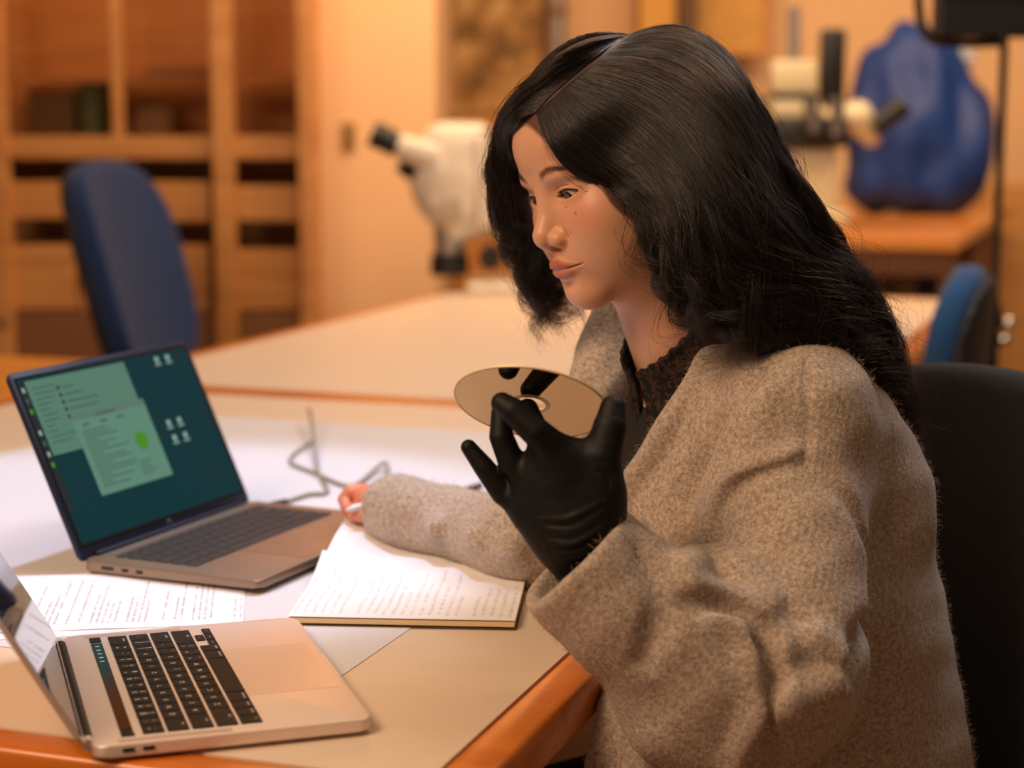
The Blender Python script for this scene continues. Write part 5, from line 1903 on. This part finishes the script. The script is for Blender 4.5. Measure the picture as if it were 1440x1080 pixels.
def grow(guides, n, r_, depth, wave, seed, width, per=55, pull=.7, minlen=.72, jit=1.0):
    r = np.random.default_rng(seed)
    G = np.array(guides)
    g, m, _ = G.shape
    x = r.random(n) * (g - 1)
    dep = r.random(n) ** 1.4
    # locks: neighbours across the head and in depth belong together
    nc = max(8, n // per)
    cx = r.random(nc) * (g - 1); cdp = r.random(nc) ** 1.4
    cl = np.argmin((x[:, None] - cx[None]) ** 2 * 9 + (dep[:, None] - cdp[None]) ** 2, 1)

    def base(x, L, dep, sd):
        i = np.minimum(x.astype(int), g - 2); f = (x - i)[:, None, None]
        p0, p1, p2, p3 = G[np.maximum(i - 1, 0)], G[i], G[i + 1], G[np.minimum(i + 2, g - 1)]
        P = 0.5 * (2 * p1 + (p2 - p0) * f + (2 * p0 - 5 * p1 + 4 * p2 - p3) * f * f + (3 * p1 - p0 - 3 * p2 + p3) * f ** 3)
        T_ = np.clip(t[None] * L[:, None], 0, 1) * (m - 1)
        k = np.minimum(T_.astype(int), m - 2); fr = (T_ - k)[..., None]
        return np.take_along_axis(P, k[..., None].repeat(3, 2), 1) * (1 - fr) + np.take_along_axis(P, (k + 1)[..., None].repeat(3, 2), 1) * fr
    t = np.linspace(0, 1, m)
    L = np.clip(1.0 - np.abs(r.normal(0, .08, n)), minlen, 1.0)
    cL = np.clip(1.02 - np.abs(r.normal(0, .10, nc)), minlen, 1.0)
    L = np.clip(L + cL[cl] - 1, minlen, 1)

    def axes(P):
        tan = np.gradient(P, axis=1); tan /= np.linalg.norm(tan, axis=2, keepdims=True) + 1e-9
        inw = P - np.array([0, 0, CAMH]); inw /= np.linalg.norm(inw, axis=2, keepdims=True)
        side = np.cross(tan, inw); side /= np.linalg.norm(side, axis=2, keepdims=True) + 1e-9
        return side, inw
    P = base(x, L, dep, 0); C = base(cx[cl], L, cdp[cl], 0)
    tt = t[None] * L[:, None]
    env = np.clip(tt / .10, 0, 1)
    pl = pull * np.clip((tt - .08) / .35, 0, 1)[..., None]
    P = P * (1 - pl) + C * pl
    side, inw = axes(P)
    ph = r.random((nc, 3)) * 6.28; fq = 2.4 + 2.6 * r.random((nc, 2)); am = .45 + 1.1 * r.random(nc)
    A = wave * (np.clip((tt - .20) / .55, 0, 1) ** 1.2) * am[cl][:, None]
    w1 = np.sin(tt * fq[cl, 0][:, None] * 6.28 + ph[cl, 0][:, None] + r.normal(0, .25, (n, 1)))
    w2 = np.cos(tt * fq[cl, 1][:, None] * 6.28 + ph[cl, 1][:, None] + r.normal(0, .25, (n, 1)))
    dd = (dep[:, None] * (1 - pl[..., 0] * .8) + cdp[cl][:, None] * pl[..., 0] * .8) * depth
    spread = r.normal(0, 1, n)[:, None] * width * (.15 + .85 * tt) * env
    P = P + side * (A * w1 + spread)[..., None] + inw * (dd * env * (.12 + .88 * np.clip((tt - .25) / .4, 0, 1)) + .6 * A * w2 - .001 * env)[..., None]
    jt = r.normal(0, 1, (n, 5, 3)); kk = np.linspace(0, 4, m); ki = np.minimum(kk.astype(int), 3); kf = (kk - ki)[None, :, None]
    P = P + (jt[:, ki] * (1 - kf) + jt[:, ki + 1] * kf) * ((.0008 + .0018 * tt) * jit)[..., None] * env[..., None]
    rad = r_ * (1 - .75 * t ** 3)[None] * (0.7 + .6 * r.random((n, 1)))
    return P, rad


gn = [guide(p, HV, 99) for p in NEAR]
gf = [guide(p, FVOL, 3) for p in FAR]
P1, R1 = grow(gn, 14000, .00024, .030, .0120, 11, .0014, 50, .8)
P2, R2 = grow(gf, 3000, .00020, .012, .0160, 12, .0016, 55, .85, .6)
# loose ends that leave the mass
P3, R3 = grow(gn, 900, .00011, .003, .024, 13, .011, 9, .6, .8, 2.0)
P4, R4 = grow(gf, 320, .00010, .003, .015, 14, .010, 6, .4, .8, 2.0)
HAIROBJ = strands('hair', np.concatenate([P1, P2, P3, P4]), np.concatenate([R1, R2, R3, R4]), HAIR, PERSON)


def hair_under():
    """dark inner body of the falling hair"""
    s = SDF()
    C = hw((0, -94, 41))[0]
    s.ell(hw((8, -118, 14))[0], (.060, .066, .085), .03, HR)
    near = [at(985, 190, 1.690), at(1000, 290, 1.668), at(1045, 385, 1.660), at(1120, 465, 1.672), at(1205, 555, 1.706), at(1248, 610, 1.728)]
    s.polytube(near, [.040, .042, .038, .026, .014, .004], .03)
    s.ell(hw((30, -10, -50))[0], (.052, .055, .060), .01, HR, 's')
    # far half of the scalp and the inside of the far curtain
    cap = SDF(); cap.ops = list(SK.ops)
    HRf = HR.astype(np.float32); HTf = HT.astype(np.float32)

    def far_cap(P):
        q = (P - HTf) @ HRf / HS
        side = q[:, 0] + 4
        line = (70 - .018 * q[:, 0] ** 2 + np.minimum(0, q[:, 1] + 8) * 1.1) - q[:, 2]
        return np.maximum(np.maximum(cap.ev(P) - .004, side * HS), line * HS * .7).astype(np.float32)
    s.add(far_cap, hw((-20, -88, 36))[0], .12, .006)
    s.polytube([at(738, 165, 1.712), at(722, 215, 1.742), at(728, 290, 1.762), at(754, 360, 1.775), at(786, 415, 1.780)], [.008, .012, .012, .009, .004], .02)
    return surface(s.ev, C - .25, C + np.array([.35, .25, .2]), .004)


uv_, uq_ = hair_under()
UM = NT('inner_hair'); UM.set(base=UM.mix(UM.noise(200, 3), srgb(22, 16, 13), srgb(32, 23, 18)), rough=.6, spec=.3)
link('hair_underlayer', mesh_np('hair_underlayer', uv_, uq_), UM.m, PERSON)
